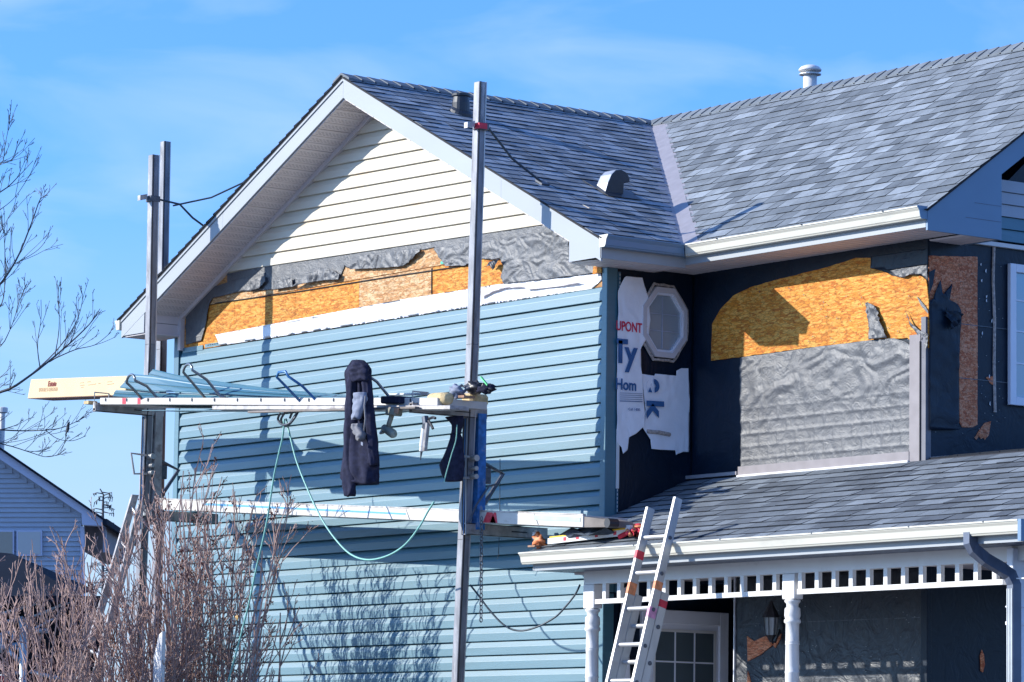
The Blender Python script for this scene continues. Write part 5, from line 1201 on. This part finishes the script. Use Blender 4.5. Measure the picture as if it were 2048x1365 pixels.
w_ = MB().ext([(wp.x-.11,-2.1,0),(wp.x+.04,-2.1,0),(wp.x+.04,-2.1,wp.z+.03),(wp.x-.02,-2.1,wp.z-.0),(wp.x-.10,-2.1,wp.z-.2)], (0,.035,0))
solo(w_, 'white_board', M['whitetrim'], 'upright white board with a slanted top standing among the shrub stems', 'board')

# ================================================================== far things on the left
CDh = Vector((CD.x, CD.y, 0)).normalized()
def V(px, py, dist): w = ray(px, py); return CP+w*(dist/w.dot(CDh))
def vext(pts, dist, back, b=None): return (b or MB()).ext([V(x_, y_, dist) for x_, y_ in pts], CDh*back)
nh = thing('neighbour_house', 'shaded grey-blue neighbouring house with a steep white-edged gable at the far left', 'house', V(60,1640,85))
ND = 85; GNDY = 1640
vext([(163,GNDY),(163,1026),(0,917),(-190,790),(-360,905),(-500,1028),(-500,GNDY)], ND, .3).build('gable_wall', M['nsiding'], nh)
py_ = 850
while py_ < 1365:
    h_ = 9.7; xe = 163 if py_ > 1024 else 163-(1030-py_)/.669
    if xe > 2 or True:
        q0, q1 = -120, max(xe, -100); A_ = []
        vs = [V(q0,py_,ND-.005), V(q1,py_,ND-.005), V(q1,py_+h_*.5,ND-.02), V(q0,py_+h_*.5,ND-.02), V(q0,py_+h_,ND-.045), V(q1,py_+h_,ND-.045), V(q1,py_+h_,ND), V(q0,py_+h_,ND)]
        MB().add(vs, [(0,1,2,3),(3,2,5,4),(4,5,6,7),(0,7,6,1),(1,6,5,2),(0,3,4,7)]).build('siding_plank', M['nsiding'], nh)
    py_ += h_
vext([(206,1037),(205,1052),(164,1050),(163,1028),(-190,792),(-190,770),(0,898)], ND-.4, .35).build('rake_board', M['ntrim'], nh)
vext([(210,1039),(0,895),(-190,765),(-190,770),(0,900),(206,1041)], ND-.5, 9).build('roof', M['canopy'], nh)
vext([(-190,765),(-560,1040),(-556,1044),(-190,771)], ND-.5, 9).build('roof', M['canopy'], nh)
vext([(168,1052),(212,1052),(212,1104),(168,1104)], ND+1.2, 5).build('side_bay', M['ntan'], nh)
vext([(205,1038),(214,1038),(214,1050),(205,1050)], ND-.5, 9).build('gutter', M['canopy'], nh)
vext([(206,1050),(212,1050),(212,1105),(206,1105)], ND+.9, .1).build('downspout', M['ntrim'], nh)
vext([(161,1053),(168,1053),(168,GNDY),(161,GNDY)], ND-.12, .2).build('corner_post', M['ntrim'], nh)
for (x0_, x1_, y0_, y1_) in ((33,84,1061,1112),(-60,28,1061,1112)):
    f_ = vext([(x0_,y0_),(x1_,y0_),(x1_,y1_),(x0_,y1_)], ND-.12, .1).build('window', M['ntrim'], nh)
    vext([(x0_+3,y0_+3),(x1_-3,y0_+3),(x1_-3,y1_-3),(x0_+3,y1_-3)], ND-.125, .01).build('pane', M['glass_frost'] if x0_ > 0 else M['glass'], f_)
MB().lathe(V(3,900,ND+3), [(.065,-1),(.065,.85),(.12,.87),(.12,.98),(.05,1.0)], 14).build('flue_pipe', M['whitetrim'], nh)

cn = thing('patio_canopy', 'dark fabric canopy on a steel pipe frame at the bottom left corner', 'canopy', V(45,1600,48))
K = 48
rv = [V(-260,1196,K-1.5),V(157,1192,K-1.5),V(190,1180,K+2.5),V(-260,1180,K+2.5),V(-200,1085,K+.5),V(25,1108,K+.5)]
MB().add(rv, [(0,1,5,4),(1,2,5),(2,3,4,5),(0,4,3),(0,3,2,1)]).build('canopy_roof', M['canopy'], cn)
vext([(-260,1194),(157,1192),(158,1204),(-260,1210)], K-1.55, .05).build('valance', M['canopy'], cn)
vext([(-260,1200),(205,1192),(205,1560),(-260,1560)], K+2.6, .1).build('back_panel', M['canopy'], cn)
def pipe(p, q, r=.03, d=K-1.4): return MB().tube([V(*p, d), V(*q, d)], r, 8).build('frame_pipe', M['pipe'], cn, smooth=True)
pipe((46,1236),(47,1600),.05); pipe((-60,1310),(46,1287)); pipe((-60,1290),(28,1262),.03); pipe((-60,1262),(46,1235),.02); pipe((-40,1240),(80,1205),.02)
pipe((60,1343),(135,1362),.025); pipe((-20,1356),(46,1344),.02); pipe((46,1300),(0,1290),.02); pipe((46,1330),(16,1300),.03); pipe((24,1262),(24,1300),.02); pipe((3,1272),(3,1306),.02)
pipe((70,1262),(95,1262),.03); pipe((25,1226),(60,1260),.015); pipe((46,1270),(110,1236),.015); pipe((80,1230),(160,1190),.02); pipe((62,1235),(160,1196),.015)
solo(vext([(-14,1352),(4,1352),(15,1360),(15,1400),(-14,1400)], K-1.7, .12), 'red_cloth', M['redcloth'], 'bright red cloth at the very bottom left corner under the canopy', 'cloth')

# ---- trees ----------------------------------------------------------------
def branch(b, p, d, L, r, rnd, lvl, tips, up=.06, wig=.16, n=6, kids=(5,4,3), spread=.75, klen=.5, minr=.003):
    pts = [p.copy()]; dirs = []; d = d.normalized(); step = L/n
    for i in range(n):
        d = (d+Vector((rnd.gauss(0,wig), rnd.gauss(0,wig), rnd.gauss(0,wig)+up))*.6).normalized(); pts.append(pts[-1]+d*step); dirs.append(d)
    r2 = max(minr, r*.35); b.tube(pts, max(r,minr), 3 if r < .02 else 6, r2=r2)
    if lvl >= len(kids): tips.append((pts[-1], dirs[-1])); return
    for k in range(kids[lvl]):
        f = rnd.uniform(.25, .98); i = min(int(f*n), n-1); q = pts[i].lerp(pts[i+1], f*n-i)
        a = dirs[i].orthogonal().normalized(); a.rotate(Matrix.Rotation(rnd.uniform(0,6.28), 3, dirs[i]))
        nd = (dirs[i]+a*rnd.uniform(spread*.5, spread)).normalized()
        branch(b, q, nd, L*klen*rnd.uniform(.6,1.1)*(1.15-f*.5), max(minr, r*(1-f*.65)*.55), rnd, lvl+1, tips, up, wig, max(3,n-1), kids, spread, klen, minr)
    tips.append((pts[-1], dirs[-1]))
def depthpt(px, py, dd_): w = ray(px, py); return CP+w*(dd_/w.dot(CD))
rnd = random.Random(5)
tr = thing('bare_tree', 'bare dark tree reaching in from the left edge with fine upswept twigs', 'tree', depthpt(-330,1600,44)*1)
base_ = depthpt(-330,1492,44); base_.z = 0; tr.location = base_
tb2 = MB(); fork = depthpt(-300,1120,44); tb2.tube([base_, (base_+fork)/2+Vector((.1,0,0)), fork, depthpt(-260,700,44), depthpt(-230,250,44), depthpt(-200,-60,44)], [.16,.14,.12,.08,.05,.02], 10); tb2.build('trunk', M['treebark'], tr, smooth=True)
tw = MB(); limbs = MB()
def limb(pts, r, seed, kids=(5,4), kl=.32, dd_=44, up=.05):
    rr = random.Random(seed); P = [depthpt(x_, y_, dd_+rr.uniform(-.15,.15)) for x_, y_ in pts]; Q = []
    for i in range(len(P)-1):
        p0, p1, p2, p3 = P[max(i-1,0)], P[i], P[i+1], P[min(i+2,len(P)-1)]
        for k in range(4):
            t_ = k/4; Q.append(.5*((2*p1)+(p2-p0)*t_+(2*p0-5*p1+4*p2-p3)*t_*t_+(3*p1-p0-3*p2+p3)*t_**3))
    Q.append(P[-1]); m = len(Q); limbs.tube(Q, [max(.0036, r*.68*(1-.85*i/(m-1))) for i in range(m)], 5)
    L = sum((Q[i+1]-Q[i]).length for i in range(m-1)); tips = []
    nk = max(3, int(L*6))
    for k in range(nk):
        f = rr.uniform(.2,.97); i = min(int(f*(m-1)), m-2); q = Q[i]; d_ = (Q[i+1]-Q[i]).normalized()
        a = CR*rr.uniform(-.8,.9)+CU*rr.uniform(-.15,1)+CD*rr.uniform(-.6,.6)
        branch(tw, q, d_+a*.8, rr.uniform(.18,.55)*(1.3-f*.7), max(.0036, r*.22*(1-f*.6)), rr, 0, tips, up*2, .10, 5, (2,2), .7, .42, .0028)
limb([(-260,840),(-120,800),(0,785),(60,752),(125,700),(178,650),(200,618)], .035, 1)
limb([(60,752),(110,705),(150,650),(165,600),(160,572)], .014, 2)
limb([(100,722),(150,700),(190,690),(222,665)], .012, 22)
limb([(80,735),(75,690),(82,640),(82,600)], .011, 3); limb([(110,712),(118,660),(118,610),(116,570)], .010, 33)
limb([(-260,700),(-120,660),(-20,590),(30,525),(62,450),(80,400),(92,395)], .028, 4); limb([(30,528),(70,505),(90,485)], .008, 5)
limb([(-240,500),(-100,430),(0,385),(40,350),(66,322)], .02, 6); limb([(0,420),(30,395),(60,350)], .008, 66); limb([(-230,400),(-60,340),(0,330),(10,290),(20,242)], .016, 7); limb([(0,330),(20,322),(36,305)],.006,77)
limb([(-270,860),(-120,850),(0,860),(60,862),(115,858),(150,845),(172,832)], .018, 8); limb([(90,860),(115,878),(145,882),(172,872)], .008, 9)
limb([(-270,880),(-60,880),(10,890),(60,905),(90,914),(115,910),(132,898)], .013, 10); limb([(-200,560),(-60,540),(-10,480),(20,430),(25,420)], .012, 13)
limb([(-260,640),(-80,640),(-5,620),(10,560),(8,470),(3,450)], .016, 14); limb([(-260,780),(-100,720),(-10,700),(20,660),(40,600),(52,570)], .014, 15)
limbs.build('limbs', M['treebark'], tr); tw.build('twigs', M['treebark'], tr)
dl_ = MB().obox(depthpt(136,855,44), (.0,.03,.02), (.02,0,.02), (.01,0,.10)).build('dead_leaf', M['treebark'], tr)

# small far dead spruce
sp2 = thing('dead_spruce', 'thin bare conifer top showing beside the far eave', 'tree', V(206,1640,120))
b = MB(); rnd = random.Random(9); b.tube([V(204,1640,120), V(206,1100,120), V(206,1010,120), V(207,990,120), V(200,978,120)], .06, 5, r2=.02)
for k in range(60):
    py2 = 985+k*3.2*(1+.01*k); sd = rnd.choice((-1,1)); L_ = rnd.uniform(8,24)*(1+(k*.008)); p0_ = V(206,py2,120+rnd.uniform(-.3,.3)); p1_ = V(206+sd*L_*.6,py2-rnd.uniform(-3,4),120+rnd.uniform(-.5,.5)); p2_ = V(206+sd*L_,py2+rnd.uniform(-3,6),120)
    b.tube([p0_, p1_, p2_], .022, 3, r2=.010)
    for q in range(5): s_ = p1_.lerp(p2_, rnd.random()); b.tube([s_, s_+Vector((rnd.uniform(-.05,.05),0,-rnd.uniform(.05,.16)))], .012, 3)
b.build('trunk_and_boughs', M['treebark'], sp2)

# ---- tall bare shrubs in front of the left half of the wall
SH = [ # px at foot, y, tip px, tip py, stems, label
 (470,-1.15,475,985,28,'tall bare shrub nearest the blue wall, rightmost of the row, with dark seed heads'),
 (400,-1.30,375,950,34,'tallest bare shrub, dark red seed heads at its top, before the left wall corner'),
 (330,-1.75,310,1010,34,'bare shrub with dense grey stems around the left scaffold pole'),
 (250,-2.2,235,1060,28,'bare shrub with twiggy crown left of the scaffold pole'),
 (165,-2.7,140,1110,30,'bare shrub in front of the neighbouring house wall'),
 (80,-3.2,50,1140,24,'leftmost bare shrub in front of the dark canopy')]
for i, (fx, yy, tx, ty, ns, lab) in enumerate(SH):
    rnd = random.Random(100+i); foot = at(fx, 1400, 'y', yy); foot.z = 0; topz = at(tx, ty, 'y', yy).z; topx = at(tx, ty, 'y', yy).x
    t = thing('bare_shrub', lab, 'shrub', foot, 'tall bare shrubs at the left of the house')
    st_ = MB(); tw_ = MB(); tips = []
    for k in range(ns):
        f0 = foot+Vector((rnd.gauss(0,.22), rnd.gauss(0,.18), 0)); H = topz*rnd.uniform(.62,1.02)
        an = rnd.uniform(0,6.28); sprd = rnd.uniform(.05,.75); tgt = Vector((foot.x+(topx-foot.x)*.8+math.cos(an)*sprd*1.2, foot.y+math.sin(an)*sprd*.6, H))
        n_ = 11; P = []; dsum = Vector((0,0,0))
        for q in range(n_+1):
            f = q/n_; w_ = f**1.3; p = f0+(tgt-f0)*f; p.x = f0.x+(tgt.x-f0.x)*w_; p.y = f0.y+(tgt.y-f0.y)*w_
            dsum += Vector((rnd.gauss(0,.026), rnd.gauss(0,.026), 0)); P.append(p+dsum)
        r_ = rnd.choice((rnd.uniform(.006,.011), rnd.uniform(.010,.016), rnd.uniform(.016,.026))); st_.tube(P, [r_*(1-.72*q/n_) for q in range(n_+1)], 4)
        for q in range(rnd.randint(4,7)):
            f = rnd.uniform(.42,.99); j = min(int(f*n_), n_-1); s_ = P[j].lerp(P[j+1], f*n_-j); d_ = (P[j+1]-P[j]).normalized(); a = Vector((rnd.gauss(0,1), rnd.gauss(0,1), 0)).normalized()
            branch(tw_, s_, d_*1.0+a*rnd.uniform(.3,.8), rnd.uniform(.3,.85)*(1.3-f*.6), .0065, rnd, 0, tips, .10, .16, 5, (3,2), .65, .45, .0034)
        tips.append((P[-1], Vector((0,0,1))))
    st_.build('stems', M['bark'], t); tw_.build('twigs', M['bark'], t)
    sd = MB(); dense = (.05,.08,.01,.012,.008,.005)[i]
    for p, d_ in tips:
        if rnd.random() < dense and p.z > topz*.62:
            for q in range(rnd.randint(5,14)):
                c_ = p-Vector(d_).normalized()*rnd.uniform(0,.10)+Vector((rnd.gauss(0,.013),rnd.gauss(0,.013),rnd.gauss(0,.02))); s_ = rnd.uniform(.004,.010)
                sd.add([c_+Vector((s_,0,0)),c_+Vector((-s_,0,0)),c_+Vector((0,s_,0)),c_+Vector((0,-s_,0)),c_+Vector((0,0,s_*1.4)),c_+Vector((0,0,-s_*1.4))], [(0,2,4),(2,1,4),(1,3,4),(3,0,4),(2,0,5),(1,2,5),(3,1,5),(0,3,5)])
    if sd.v: sd.build('seed_heads', M['seed'], t)['kind'] = 'stuff'
p = at(470,1233,'y',-1.9)
solo(MB().add([p+Vector((0,0,0)),p+Vector((.03,.01,.01)),p+Vector((.05,0,-.02)),p+Vector((.02,.01,-.04)),p+Vector((.02,-.012,-.01))], [(0,1,4),(1,2,4),(2,3,4),(3,0,4),(0,3,2,1)]), 'dry_leaf', M['leafdry'], 'single pale dry leaf caught among the shrub twigs', 'leaf')
